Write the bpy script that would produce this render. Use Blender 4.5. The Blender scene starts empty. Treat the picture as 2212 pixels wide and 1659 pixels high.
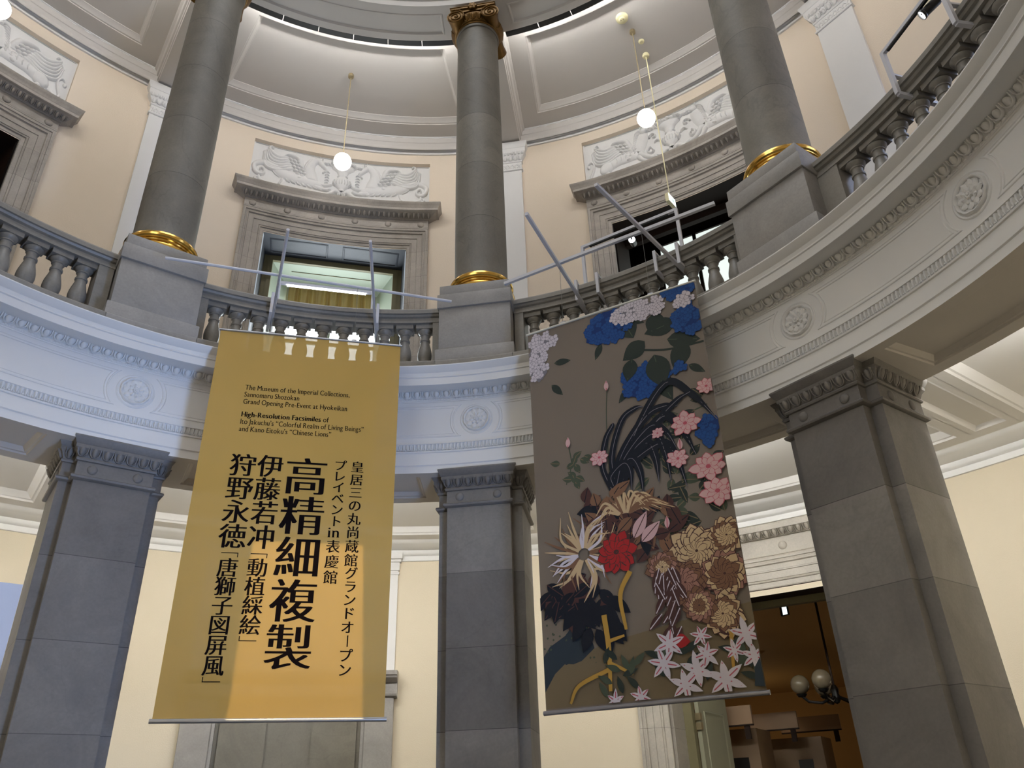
import bpy, bmesh, math, random
from math import sin, cos, pi, radians as rad, degrees as deg, asin, sqrt, atan2
from mathutils import Vector, Matrix
random.seed(7)
SC = bpy.context.scene
COL = SC.collection
TH0 = -41.1243            # bearing of the first column

# ------------------------------------------------------------------ camera
def make_camera():
    yaw, pit, rol = -0.06889515, 0.50322197, -0.03583984
    f = Vector((sin(yaw)*cos(pit), cos(yaw)*cos(pit), sin(pit)))
    r = Vector((cos(yaw), -sin(yaw), 0)); u = r.cross(f)
    c, s = cos(rol), sin(rol)
    r, u = c*r+s*u, -s*r+c*u
    cd = bpy.data.cameras.new('camera'); cd.sensor_fit = 'HORIZONTAL'; cd.sensor_width = 36
    cd.lens = 1680.3/2212*36; cd.clip_start = .05; cd.clip_end = 200
    o = bpy.data.objects.new('camera', cd); COL.objects.link(o)
    m = Matrix((r, u, -f)).transposed().to_4x4(); m.translation = Vector((1.20079, -2.99779, 1.6))
    o.matrix_world = m; SC.camera = o
make_camera()

# ------------------------------------------------------------------ world, view, large lights
w = bpy.data.worlds.new('world'); SC.world = w; w.use_nodes = True
w.node_tree.nodes['Background'].inputs[0].default_value = (.80, .90, 1, 1)
w.node_tree.nodes['Background'].inputs[1].default_value = .5
SC.view_settings.view_transform = 'Standard'; SC.view_settings.look = 'None'
SC.view_settings.gamma = 1; SC.view_settings.exposure = 0; SC.view_settings.use_curve_mapping = False

def W(th, R, z=0.):
    a = rad(th+TH0); return Vector((R*sin(a), R*cos(a), z))
def area(name, loc, target, sx, sy, power, color, spread=180, shape='RECTANGLE'):
    l = bpy.data.lights.new(name, 'AREA'); l.shape = shape; l.size = sx; l.size_y = sy; l.energy = power; l.color = color; l.spread = rad(spread)
    o = bpy.data.objects.new(name, l); COL.objects.link(o); o.location = loc
    o.rotation_euler = (Vector(target)-Vector(loc)).to_track_quat('-Z', 'Y').to_euler(); return o
def point(name, loc, power, color, r=.1):
    l = bpy.data.lights.new(name, 'POINT'); l.energy = power; l.color = color; l.shadow_soft_size = r
    o = bpy.data.objects.new(name, l); COL.objects.link(o); o.location = loc; return o
# unseen lamps added in the hall, standing in for dome and assumed entrance daylight
area('added_dome_fill', (0, 0, 17.5), (0, 0, 0), 5.5, 5.5, 330, (.93, .96, 1), shape='DISK')  # added disk lamp high in the drum, in place of sky light
area('assumed_entrance_fill', (3.0, -.55, 1.8), (-2.6, 3.3, 5.0), .8, 1.4, 56, (.36, .56, 1), spread=84)  # bare lamp in the hall, assumed from the blue cast; no entrance modelled
area('far_gallery_fill', W(-105, 4.5, 8.8), W(80, 4.4, 5.6), 3.0, 2.0, 88, (.80, .90, 1))  # unseen fill lamp, added to brighten the carved ring and pier opposite
area('assumed_near_gallery_fill', W(116, 7.1, 8.3), W(80, 4.8, 7.6), 1.6, 2.2, 45, (.50, .64, 1))  # unseen lamp, assumed from bluish column edges; no window built here

def framing_spot(loc, quad, power, color):
    """assumed, unseen profile spotlight of the opposite gallery, its shutters set to a four-sided beam"""
    l = bpy.data.lights.new('assumed_framing_spotlight', 'SPOT'); l.energy = power; l.color = color; l.spot_size = rad(40); l.spot_blend = 0; l.shadow_soft_size = .012
    o = bpy.data.objects.new('assumed_framing_spotlight', l); COL.objects.link(o); o.location = loc
    ctr = sum((Vector(q) for q in quad), Vector())/4; q = (ctr-Vector(loc)).to_track_quat('-Z', 'Y'); o.rotation_euler = q.to_euler()
    inv = q.to_matrix().transposed(); pts = []
    for p in quad: d = inv @ (Vector(p)-Vector(loc)); pts.append((d.x/-d.z, d.y/-d.z))
    l.use_nodes = True; nt = l.node_tree; em = nt.nodes['Emission']; tc = nt.nodes.new('ShaderNodeTexCoord'); sx = nt.nodes.new('ShaderNodeSeparateXYZ'); nt.links.new(tc.outputs['Normal'], sx.inputs[0])
    def mth(op, a, b):
        n = nt.nodes.new('ShaderNodeMath'); n.operation = op
        for i, x in enumerate((a, b)):
            if hasattr(x, 'is_linked'): nt.links.new(x, n.inputs[i])
            else: n.inputs[i].default_value = x
        return n.outputs[0]
    az = mth('ABSOLUTE', sx.outputs['Z'], 0); x = mth('DIVIDE', sx.outputs['X'], az); y = mth('DIVIDE', sx.outputs['Y'], az); tot = None
    c = (sum(p[0] for p in pts)/4, sum(p[1] for p in pts)/4)
    for i in range(4):
        (x0, y0), (x1, y1) = pts[i], pts[(i+1) % 4]; a, b = -(y1-y0), x1-x0; k = -(a*x0+b*y0); g = 1/sqrt(a*a+b*b)
        if a*c[0]+b*c[1]+k < 0: a, b, k = -a, -b, -k
        e = mth('ADD', mth('ADD', mth('MULTIPLY', x, a*g), mth('MULTIPLY', y, b*g)), k*g)
        mr = nt.nodes.new('ShaderNodeMapRange'); mr.inputs['From Min'].default_value = 0; mr.inputs['From Max'].default_value = .003; nt.links.new(e, mr.inputs['Value'])
        tot = mr.outputs[0] if tot is None else mth('MULTIPLY', tot, mr.outputs[0])
    nt.links.new(tot, em.inputs['Strength']); return o
K1 = 1.0596
def on_banner(s, t): return (-1.290+K1*cos(.314)*(s-.8475), 3.598+K1*sin(.314)*(s-.8475), 5.942-K1*t)
framing_spot((1.17, -3.9, 7.3), [on_banner(.534, 2.03), on_banner(1.462, 2.03), on_banner(1.56, 3.75), on_banner(.505, 3.75)], 1700, (1, .72, .36))  # assumed lamp, out of view; beam shaped to the lit rectangle on the banner

# ------------------------------------------------------------------ materials
def nodes(name):
    m = bpy.data.materials.new(name); m.use_nodes = True
    nt = m.node_tree; b = nt.nodes['Principled BSDF']; return m, nt, b
def N(nt, t, **kw):
    n = nt.nodes.new(t)
    for k, v in kw.items():
        if k in n.inputs.keys(): n.inputs[k].default_value = v
        else: setattr(n, k, v)
    return n
def srgb(r, g, b):
    f = lambda c: (c/255/12.92 if c/255 <= .04045 else ((c/255+.055)/1.055)**2.4)
    return (f(r), f(g), f(b), 1)
def plain(name, c, rough=.6, metal=0, spec=.5, bump=0, bscale=60, var=0, vscale=3):
    m, nt, b = nodes(name)
    b.inputs['Base Color'].default_value = c; b.inputs['Roughness'].default_value = rough; b.inputs['Metallic'].default_value = metal
    b.inputs['Specular IOR Level'].default_value = spec
    tc = N(nt, 'ShaderNodeTexCoord')
    if var:
        n = N(nt, 'ShaderNodeTexNoise', Scale=vscale, Detail=5); nt.links.new(tc.outputs['Object'], n.inputs['Vector'])
        mx = N(nt, 'ShaderNodeMix', data_type='RGBA'); mx.inputs[6].default_value = [x*(1-var) for x in c[:3]]+[1]; mx.inputs[7].default_value = [min(1, x*(1+var)) for x in c[:3]]+[1]
        nt.links.new(n.outputs['Fac'], mx.inputs[0]); nt.links.new(mx.outputs[2], b.inputs['Base Color'])
    if bump:
        n = N(nt, 'ShaderNodeTexNoise', Scale=bscale, Detail=4); nt.links.new(tc.outputs['Object'], n.inputs['Vector'])
        bp = N(nt, 'ShaderNodeBump', Strength=bump, Distance=.01); nt.links.new(n.outputs['Fac'], bp.inputs['Height']); nt.links.new(bp.outputs['Normal'], b.inputs['Normal'])
    return m
def stone(name, c, c2, rough=.45, joint=None, joff=0, tint=.16, vein=.5, jw=.006):
    """veined stone; joint = course height along z, each course with a tone of its own"""
    m, nt, b = nodes(name); L = nt.links.new
    tc = N(nt, 'ShaderNodeTexCoord'); oi = N(nt, 'ShaderNodeObjectInfo')
    add = N(nt, 'ShaderNodeVectorMath', operation='ADD'); L(tc.outputs['Object'], add.inputs[0])
    mul = N(nt, 'ShaderNodeVectorMath', operation='SCALE'); mul.inputs['Scale'].default_value = 37.; L(oi.outputs['Location'], mul.inputs[0]); L(mul.outputs[0], add.inputs[1])
    n1 = N(nt, 'ShaderNodeTexNoise', Scale=1.6, Detail=7, Roughness=.65, Distortion=.8); L(add.outputs[0], n1.inputs['Vector'])
    n2 = N(nt, 'ShaderNodeTexNoise', Scale=45, Detail=3); L(add.outputs[0], n2.inputs['Vector'])
    n3 = N(nt, 'ShaderNodeTexNoise', Scale=.9, Detail=5, Distortion=1.5); L(add.outputs[0], n3.inputs['Vector'])
    mx = N(nt, 'ShaderNodeMix', data_type='RGBA'); mx.inputs[6].default_value = c; mx.inputs[7].default_value = c2
    cr = N(nt, 'ShaderNodeMapRange'); cr.inputs['From Min'].default_value = .3; cr.inputs['From Max'].default_value = .7; L(n1.outputs['Fac'], cr.inputs['Value']); L(cr.outputs[0], mx.inputs[0])
    # thin dark veins where the third noise crosses one value
    sb = N(nt, 'ShaderNodeMath', operation='SUBTRACT'); sb.inputs[1].default_value = .5; L(n3.outputs['Fac'], sb.inputs[0])
    ab = N(nt, 'ShaderNodeMath', operation='ABSOLUTE'); L(sb.outputs[0], ab.inputs[0])
    vr = N(nt, 'ShaderNodeMapRange'); vr.inputs['From Min'].default_value = 0; vr.inputs['From Max'].default_value = .012; vr.inputs['To Min'].default_value = 1-vein*.5; vr.inputs['To Max'].default_value = 1; L(ab.outputs[0], vr.inputs['Value'])
    sp = N(nt, 'ShaderNodeMapRange'); sp.inputs['To Min'].default_value = .86; sp.inputs['To Max'].default_value = 1.14; L(n2.outputs['Fac'], sp.inputs['Value'])
    f = N(nt, 'ShaderNodeMath', operation='MULTIPLY'); L(vr.outputs[0], f.inputs[0]); L(sp.outputs[0], f.inputs[1])
    last = f.outputs[0]
    if joint:
        sx = N(nt, 'ShaderNodeSeparateXYZ'); L(tc.outputs['Object'], sx.inputs[0])
        a = N(nt, 'ShaderNodeMath', operation='SUBTRACT'); a.inputs[1].default_value = joff; L(sx.outputs['Z'], a.inputs[0])
        d = N(nt, 'ShaderNodeMath', operation='DIVIDE'); d.inputs[1].default_value = joint; L(a.outputs[0], d.inputs[0])
        fl = N(nt, 'ShaderNodeMath', operation='FLOOR'); L(d.outputs[0], fl.inputs[0])
        fr = N(nt, 'ShaderNodeMath', operation='FRACT'); L(d.outputs[0], fr.inputs[0])
        ad = N(nt, 'ShaderNodeMath', operation='ADD'); L(fl.outputs[0], ad.inputs[0])
        rn = N(nt, 'ShaderNodeMath', operation='MULTIPLY'); rn.inputs[1].default_value = 91.7; L(oi.outputs['Random'], rn.inputs[0]); L(rn.outputs[0], ad.inputs[1])
        wn = N(nt, 'ShaderNodeTexWhiteNoise', noise_dimensions='1D'); L(ad.outputs[0], wn.inputs['W'])
        tr = N(nt, 'ShaderNodeMapRange'); tr.inputs['To Min'].default_value = 1-tint; tr.inputs['To Max'].default_value = 1+tint; L(wn.outputs['Value'], tr.inputs['Value'])
        lt = N(nt, 'ShaderNodeMath', operation='GREATER_THAN'); lt.inputs[1].default_value = jw/joint; L(fr.outputs[0], lt.inputs[0])
        jr = N(nt, 'ShaderNodeMapRange'); jr.inputs['To Min'].default_value = .45; jr.inputs['To Max'].default_value = 1; L(lt.outputs[0], jr.inputs['Value'])
        g = N(nt, 'ShaderNodeMath', operation='MULTIPLY'); L(last, g.inputs[0]); L(tr.outputs[0], g.inputs[1])
        h = N(nt, 'ShaderNodeMath', operation='MULTIPLY'); L(g.outputs[0], h.inputs[0]); L(jr.outputs[0], h.inputs[1]); last = h.outputs[0]
    vm = N(nt, 'ShaderNodeVectorMath', operation='SCALE'); L(mx.outputs[2], vm.inputs[0]); L(last, vm.inputs['Scale'])
    L(vm.outputs[0], b.inputs['Base Color']); b.inputs['Roughness'].default_value = rough
    bp = N(nt, 'ShaderNodeBump', Strength=.12, Distance=.004); L(n2.outputs['Fac'], bp.inputs['Height']); L(bp.outputs['Normal'], b.inputs['Normal'])
    return m
def glow(name, c, s):
    m, nt, b = nodes(name); b.inputs['Base Color'].default_value = (.8, .8, .8, 1); b.inputs['Emission Color'].default_value = c; b.inputs['Emission Strength'].default_value = s; return m
def fabric(name, c, through=.0, rough=.5, spec=.35):
    m, nt, b = nodes(name); L = nt.links.new
    tc = N(nt, 'ShaderNodeTexCoord'); wv = N(nt, 'ShaderNodeTexNoise', Scale=260, Detail=2); L(tc.outputs['Object'], wv.inputs['Vector'])
    ld = N(nt, 'ShaderNodeTexNoise', Scale=1.2, Detail=2); L(tc.outputs['Object'], ld.inputs['Vector'])
    mr = N(nt, 'ShaderNodeMapRange'); mr.inputs['To Min'].default_value = .93; mr.inputs['To Max'].default_value = 1.07; L(ld.outputs['Fac'], mr.inputs['Value'])
    vm = N(nt, 'ShaderNodeVectorMath', operation='SCALE'); vm.inputs[0].default_value = c[:3]; L(mr.outputs[0], vm.inputs['Scale']); L(vm.outputs[0], b.inputs['Base Color'])
    b.inputs['Roughness'].default_value = rough; b.inputs['Specular IOR Level'].default_value = spec
    bp = N(nt, 'ShaderNodeBump', Strength=.05, Distance=.002); L(wv.outputs['Fac'], bp.inputs['Height']); L(bp.outputs['Normal'], b.inputs['Normal'])
    if through:
        t = N(nt, 'ShaderNodeBsdfTransparent'); mx = N(nt, 'ShaderNodeMixShader'); mx.inputs[0].default_value = through
        L(b.outputs[0], mx.inputs[1]); L(t.outputs[0], mx.inputs[2]); L(mx.outputs[0], nt.nodes['Material Output'].inputs['Surface'])
    return m
M = dict(
    ceilg=plain('ground_ceiling_plaster', srgb(236, 234, 230), .7), corn=plain('ground_cornice_plaster', srgb(242, 242, 240), .65),
    plaster=plain('white_plaster', srgb(228, 227, 225), .65, var=.02),
    ceil=plain('ceiling_plaster', srgb(202, 197, 191), .7, var=.03, vscale=1.2),
    wall=plain('cream_wall', srgb(232, 217, 197), .7, bump=.25, bscale=90, var=.03, vscale=1),
    wallg=plain('pale_cream_wall', srgb(222, 210, 186), .7, bump=.25, bscale=90, var=.03, vscale=1),
    column=stone('column_stone', srgb(124, 119, 109), srgb(108, 104, 95), .6, .914, .25, .14, vein=.25),
    pier=stone('pier_stone', srgb(128, 124, 120), srgb(106, 103, 100), .55, .705, .135, .22, vein=.15),
    ped=stone('pedestal_stone', srgb(158, 154, 149), srgb(134, 131, 127), .5, vein=.1),
    bal=stone('balustrade_stone', srgb(146, 141, 133), srgb(120, 116, 109), .42, vein=.08),
    surr=stone('surround_stone', srgb(178, 170, 160), srgb(146, 139, 130), .5, .52, .1, .08, vein=.1, jw=.004),
    surrg=stone('pale_surround_stone', srgb(184, 178, 166), srgb(160, 154, 144), .5, .6, .1, .05, vein=.1, jw=.004),
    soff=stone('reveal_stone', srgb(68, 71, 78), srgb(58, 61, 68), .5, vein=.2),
    dado=stone('niche_stone', srgb(116, 112, 100), srgb(96, 92, 81), .5, vein=.2),
    floor=stone('floor_stone', srgb(80, 75, 70), srgb(66, 62, 58), .3, vein=.3),
    gold=plain('polished_gold', srgb(206, 166, 84), .2, 1),
    oldgold=plain('antique_gold', srgb(104, 74, 26), .45, .6, var=.4, vscale=18),
    wmetal=plain('white_painted_metal', srgb(206, 206, 212), .35),
    steel=plain('brushed_steel', srgb(180, 182, 188), .3, .9),
    brass=plain('brass', srgb(168, 154, 122), .35, .7),
    black=plain('black_paint', srgb(14, 14, 14), .4), blacktrough=plain('black_metal', srgb(22, 22, 22), .5),
    wire=plain('thin_wire', srgb(120, 118, 112), .4, .6),
    olive=plain('olive_paint', srgb(112, 106, 76), .5, var=.08), pale=plain('pale_green_paint', srgb(158, 168, 152), .5),
    brown=plain('dark_brown_wood', srgb(38, 25, 17), .6, spec=.2, var=.2, vscale=6), orange=plain('amber_wall', srgb(206, 166, 104), .7),
    board=plain('display_board', srgb(150, 124, 96), .6), blue=plain('blue_board', srgb(150, 166, 206), .6), tan=plain('partition_paint', srgb(116, 92, 62), .6), leaf=plain('door_leaf_paint', srgb(156, 156, 132), .5),
    yellow=fabric('yellow_banner_cloth', srgb(198, 160, 80), .21), taupe=fabric('taupe_banner_cloth', srgb(118, 106, 93), .09),
    ink=plain('black_ink', srgb(18, 12, 12), .9, spec=.05), rod=plain('cream_rod', srgb(206, 202, 188), .4), greyrod=plain('grey_rod', srgb(132, 130, 134), .35, .3),
    curtain=fabric('gold_curtain', srgb(190, 160, 96), .0, .35, .8), cream=plain('cream_plastic', srgb(232, 224, 180), .5), glass=plain('frosted_glass', srgb(118, 108, 88), .25),
    globe=glow('lit_globe', (1, .95, .86, 1), 8), led2=glow('small_led_tube', (.95, .98, 1, 1), 9), led=glow('led_tube', (1, .985, .97, 1), 135), ledw=glow('warm_led_tube', (1, .985, .95, 1), 185),
    win=glow('bright_window', (.88, .95, 1, 1), 9), win2=glow('pale_window', (.86, .95, .90, 1), 1.0), lens=glow('lit_lens', (1, 1, 1, 1), 12), sign=glow('lit_sign', (.85, 1, .95, 1), 1.3), green=glow('sign_green', (.05, .55, .42, 1), .5),
)

# ------------------------------------------------------------------ mesh building
class MB:
    def __init__(s): s.v = []; s.f = []; s.m = []; s.cur = 0
    def add(s, vs, fs):
        o = len(s.v); s.v += [tuple(p) for p in vs]; s.f += [tuple(i+o for i in q) for q in fs]; s.m += [s.cur]*len(fs); return s
    def box(s, x0, x1, y0, y1, z0, z1):
        p = [(x, y, z) for z in (z0, z1) for y in (y0, y1) for x in (x0, x1)]
        return s.add(p, [(0, 2, 3, 1), (4, 5, 7, 6), (0, 1, 5, 4), (2, 6, 7, 3), (0, 4, 6, 2), (1, 3, 7, 5)])
    def grid(s, rows, closed_u=False, closed_v=False):
        n, m = len(rows), len(rows[0]); vs = [p for r in rows for p in r]; fs = []
        for i in range(n if closed_u else n-1):
            for j in range(m if closed_v else m-1):
                a, b = i, (i+1) % n; c, d = j, (j+1) % m
                fs.append((a*m+c, a*m+d, b*m+d, b*m+c))
        return s.add(vs, fs)
    def lathe(s, prof, c=(0, 0, 0), n=24):
        rows = [[(c[0]+r*cos(2*pi*j/n), c[1]+r*sin(2*pi*j/n), c[2]+z) for j in range(n)] for r, z in prof]
        return s.grid(rows, closed_v=True)
    def tube(s, pts, rad_, n=8, flat=1., cap=True, up=None):
        pts = [Vector(p) for p in pts]; k = len(pts)
        rs = rad_ if hasattr(rad_, '__len__') else [rad_]*k; rows = []
        for i, p in enumerate(pts):
            t = (pts[min(i+1, k-1)]-pts[max(i-1, 0)]).normalized()
            ref = Vector(up) if up else (Vector((0, 0, 1)) if abs(t.z) < .9 else Vector((1, 0, 0)))
            a = t.cross(ref).normalized(); b = a.cross(t).normalized()
            rows.append([p+rs[i]*(cos(2*pi*j/n)*a+flat*sin(2*pi*j/n)*b) for j in range(n)])
        s.grid(rows, closed_v=True)
        if cap:
            o = len(s.v)-k*n; s.f += [tuple(o+j for j in range(n))[::-1], tuple(o+(k-1)*n+j for j in range(n))]; s.m += [s.cur]*2
        return s
    def bar(s, a, b, wd, ht, up=(0, 0, 1)):
        a, b = Vector(a), Vector(b); t = (b-a).normalized(); x = t.cross(Vector(up)).normalized(); y = x.cross(t)
        p = [q+sx*x*wd/2+sy*y*ht/2 for q in (a, b) for sx, sy in ((-1, -1), (1, -1), (1, 1), (-1, 1))]
        return s.add(p, [(0, 3, 2, 1), (4, 5, 6, 7), (0, 1, 5, 4), (1, 2, 6, 5), (2, 3, 7, 6), (3, 0, 4, 7)])
    def ell(s, c, r, nu=10, nv=6, mat=None, half=None):
        rows = []
        for i in range(nv+1):
            a = pi*i/nv
            row = []
            for j in range(nu):
                b = 2*pi*j/nu; p = Vector((r[0]*sin(a)*cos(b), r[1]*sin(a)*sin(b), r[2]*cos(a)))
                if mat: p = mat @ p
                row.append(Vector(c)+p)
            rows.append(row)
        return s.grid(rows, closed_v=True)
    def build(s, name, mats, parent=None, smooth=30, loc=None, bevel=0):
        me = bpy.data.meshes.new(name); me.from_pydata([tuple(p) for p in s.v], [], s.f)
        for m in (mats if isinstance(mats, (list, tuple)) else [mats]): me.materials.append(M[m] if isinstance(m, str) else m)
        me.polygons.foreach_set('material_index', s.m)
        bm = bmesh.new(); bm.from_mesh(me)
        bmesh.ops.remove_doubles(bm, verts=bm.verts, dist=1e-5)
        bmesh.ops.recalc_face_normals(bm, faces=bm.faces)
        if bevel:
            ed = [e for e in bm.edges if len(e.link_faces) == 2 and e.calc_face_angle(0) > .6]
            bmesh.ops.bevel(bm, geom=ed, offset=bevel, segments=2, affect='EDGES', profile=.5, clamp_overlap=True)
        bm.to_mesh(me); bm.free()
        if smooth: me.shade_smooth(); me.set_sharp_from_angle(angle=rad(smooth))
        o = bpy.data.objects.new(name, me); COL.objects.link(o)
        if parent: o.parent = parent
        if loc: o.location = loc
        return o
def C(th, R, z): a = rad(th); return (R*sin(a), R*cos(a), z)      # local polar: x tangential, y radial
def sweep(mb, prof, t0, t1, n, caps=False):
    """revolve an (R, z) profile about the hall's axis; t may be a number or one value per profile point"""
    g = lambda t, i: t[i] if hasattr(t, '__len__') else t
    mb.grid([[C(g(t0, i)+(g(t1, i)-g(t0, i))*j/n, R, z) for j in range(n+1)] for i, (R, z) in enumerate(prof)])
    if caps:
        for t in (t0, t1): mb.add([C(g(t, i), R, z) for i, (R, z) in enumerate(prof)], [tuple(range(len(prof)))])
    return mb
def tag(o, label=None, cat=None, group=None, kind=None):
    if label: o['label'] = label
    if cat: o['category'] = cat
    if group: o['group'] = group
    if kind: o['kind'] = kind
    return o
def root(name, th=None, R=0, z=0, loc=None, label=None, cat=None, group=None, kind=None):
    """an Empty; with th its local y points away from the hall's axis"""
    o = bpy.data.objects.new(name, None); COL.objects.link(o); o.empty_display_size = .2
    if th is not None: o.location = W(th, R, z); o.rotation_euler = (0, 0, -rad(th+TH0))
    if loc is not None: o.location = loc
    return tag(o, label, cat, group, kind)
def struct(name, label, cat='room'):
    o = bpy.data.objects.new(name, None); COL.objects.link(o); o.rotation_euler = (0, 0, -rad(TH0)); return tag(o, label, cat, kind='structure')
def dup(o, label=None, th=None, R=0, z=0):
    c = o.copy(); COL.objects.link(c)
    if th is not None: c.location = W(th, R, z); c.rotation_euler = (0, 0, -rad(th+TH0))
    if label: c['label'] = label
    for ch in list(o.children):
        d = ch.copy(); COL.objects.link(d); d.parent = c
        for g in list(ch.children):
            e = g.copy(); COL.objects.link(e); e.parent = d
    return c
def loops(mb, ls, n=24, fill=True):
    """nested closed loops, each a list of points of one length"""
    mb.grid([l+[l[0]] for l in ls])
    return mb
def polar_loop(Ri, Ro, sideL, sideR, z, n=24, m=6):
    """sideL/R: angle of the straight side at radius R"""
    p = []
    for j in range(n): t = j/n; p.append(C(sideL(Ro)+(sideR(Ro)-sideL(Ro))*t, Ro, z))
    for j in range(m): R = Ro+(Ri-Ro)*j/m; p.append(C(sideR(R), R, z))
    for j in range(n): t = j/n; p.append(C(sideR(Ri)+(sideL(Ri)-sideR(Ri))*t, Ri, z))
    for j in range(m): R = Ri+(Ro-Ri)*j/m; p.append(C(sideL(R), R, z))
    return p
def fill_patch(mb, Ri, Ro, sideL, sideR, z, n=24, m=6):
    mb.grid([[C(sideL(R)+(sideR(R)-sideL(R))*j/n, R, z) for j in range(n+1)] for R in [Ri+(Ro-Ri)*i/m for i in range(m+1)]])
vside = lambda v, c0=-22.5: (lambda R: c0+deg(asin(min(1, v/R))))
def bay_loop(Ri, Ro, v, z, n=24): return polar_loop(Ri, Ro, vside(v), (lambda R: 22.5-deg(asin(v/R))), z, n)
def bay_fill(mb, Ri, Ro, v, z, n=24): fill_patch(mb, Ri, Ro, vside(v), (lambda R: 22.5-deg(asin(v/R))), z, n)

def egg_row(mb, place, us, w, h, d):
    """egg-and-dart: place(u, out, up) maps to space; w spacing, h height, d depth"""
    for u in us:
        rows = []                                          # egg, then the shell round it
        for i in range(7):
            a = pi*(.04+.92*i/6); rr = sin(a)*(1+.18*cos(a))
            rows.append([place(u+.27*w*rr*cos(b), .1*d+.75*d*sin(a)**.6*sin(b), h*(.50+.50*cos(a))) for b in [pi*j/6 for j in range(7)]])
        mb.grid(rows)
        pts = [(u+.46*w*cos(b), h*(.60+.62*sin(b))) for b in [pi+pi*j/10 for j in range(11)]]
        pts = [(u-.46*w, h*1.02)]+pts+[(u+.46*w, h*1.02)]; inn = [(u+(x-u)*.74, z+(.07*h if abs(x-u) < .4*w else 0)) for x, z in pts]
        mb.grid([[place(x, 0, z) for x, z in pts], [place(x*.85+xx*.15, .6*d, z*.85+zz*.15) for (x, z), (xx, zz) in zip(pts, inn)], [place(x*.3+xx*.7, .6*d, z*.3+zz*.7) for (x, z), (xx, zz) in zip(pts, inn)], [place(x, 0, z) for x, z in inn]])
        x = u+w/2                                          # dart
        mb.add([place(x-.09*w, .05*d, h), place(x+.09*w, .05*d, h), place(x, .6*d, h*.7), place(x, .1*d, h*.08), place(x, .55*d, h)], [(0, 4, 2), (4, 1, 2), (0, 2, 3), (2, 1, 3)])

# ================================================================== the setting
VIS0, VIS1 = -72, 152      # range with carved ornament
fl = struct('floor', 'stone floor of the round hall'); MB().grid([[C(t, R, 0) for t in range(0, 361, 5)] for R in (.01, 4, 9, 12)]).build('paving', 'floor', fl)
# ---- ground floor wall
wg = struct('wall_ground', 'pale cream curved wall behind the grey piers on the ground floor', 'wall')
mb = MB(); sweep(mb, [(8.45, 0), (8.45, 5.3)], 78.0, 57+360, 132)
sweep(mb, [(8.45, 4.0), (8.45, 5.3)], 57, 78, 12); mb.build('wall_face', 'wallg', wg)
t1 = struct('trim_1', 'white cornice where the ground floor wall meets its coffered ceiling', 'cornice')
GC = [(8.46, 4.945), (8.42, 4.95), (8.415, 5.02), (8.38, 5.03), (8.36, 5.05), (8.345, 5.09), (8.20, 5.095), (8.17, 5.105), (8.12, 5.112), (8.05, 5.13), (8.03, 5.145), (8.0, 5.152)]
sweep(MB(), GC, 0, 360, 144).build('moulding', 'corn', t1)
cg = struct('ceiling_ground', 'coffered pale ceiling of the ground floor gallery', 'ceiling')
for k in range(8):
    mb = MB()
    loops(mb, [bay_loop(Ri, Ro, v, z) for Ri, Ro, v, z in [(5.2, 8.03, .24, 5.15), (5.62, 7.80, .36, 5.15), (5.64, 7.78, .38, 5.17), (5.66, 7.76, .40, 5.175), (5.70, 7.71, .45, 5.225), (5.72, 7.69, .47, 5.24), (5.73, 7.68, .48, 5.24)]])
    bay_fill(mb, 5.73, 7.68, .48, 5.24)
    o = mb.build('coffer', 'ceilg', cg); o.rotation_euler = (0, 0, -rad(45*k+22.5))
    mb = MB(); rl = lambda x, a, b, z: [(-x, a, z), (x, a, z), (x, b, z), (-x, b, z)]
    loops(mb, [rl(.245, 5.2, 8.05, 5.15), rl(.17, 5.9, 7.82, 5.15), rl(.155, 5.92, 7.80, 5.165), rl(.12, 5.96, 7.76, 5.19), rl(.11, 5.97, 7.75, 5.19)])
    mb.add(rl(.11, 5.97, 7.75, 5.19), [(0, 1, 2, 3)])
    o = mb.build('rib_panel', 'ceilg', cg); o.rotation_euler = (0, 0, -rad(45*k))
# ---- ring beam with its entablature
t2 = struct('trim_2', 'white carved entablature ring under the balustrade', 'entablature')
mb = MB()
RB = [(5.27, 5.2), (5.27, 4.72), (5.25, 4.70)]
sweep(mb, RB, 0, 360, 144)
sweep(mb, [(4.40, 4.697), (4.40, 4.775), (4.388, 4.785), (4.388, 4.915), (4.375, 4.92), (4.372, 4.935), (4.39, 4.94), (4.39, 5.0), (4.365, 5.012), (4.365, 5.02), (4.40, 5.024),
           (4.40, 5.515), (4.393, 5.518), (4.393, 5.53), (4.385, 5.532), (4.38, 5.545), (4.385, 5.557), (4.385, 5.56), (4.365, 5.575), (4.345, 5.612), (4.335, 5.618), (4.165, 5.612), (4.155, 5.598), (4.148, 5.60),
           (4.142, 5.675), (4.130, 5.682), (4.130, 5.692), (4.137, 5.70), (4.125, 5.73), (4.095, 5.752), (4.075, 5.775), (4.066, 5.785), (4.066, 5.795), (4.14, 5.80), (5.3, 5.80)], 0, 360, 180)
mb.build('moulding', 'plaster', t2, smooth=25)
sf = MB(); SA = lambda a: (lambda R: a)
for k in range(8):
    mb = MB(); c = lambda Ri, Ro, a, z: polar_loop(Ri, Ro, SA(-a), SA(a), z, 20, 2)
    loops(mb, [c(4.395, 5.255, 22.5, 4.697), c(4.50, 5.11, 14.6, 4.697), c(4.51, 5.10, 14.5, 4.712), c(4.53, 5.08, 14.3, 4.715), c(4.565, 5.045, 13.9, 4.752), c(4.575, 5.035, 13.8, 4.752)])
    fill_patch(mb, 4.575, 5.035, SA(-13.8), SA(13.8), 4.752, 20, 2)
    o = mb.build('soffit_panel', 'ceil', t2); o.rotation_euler = (0, 0, -rad(45*k+22.5))
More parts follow.
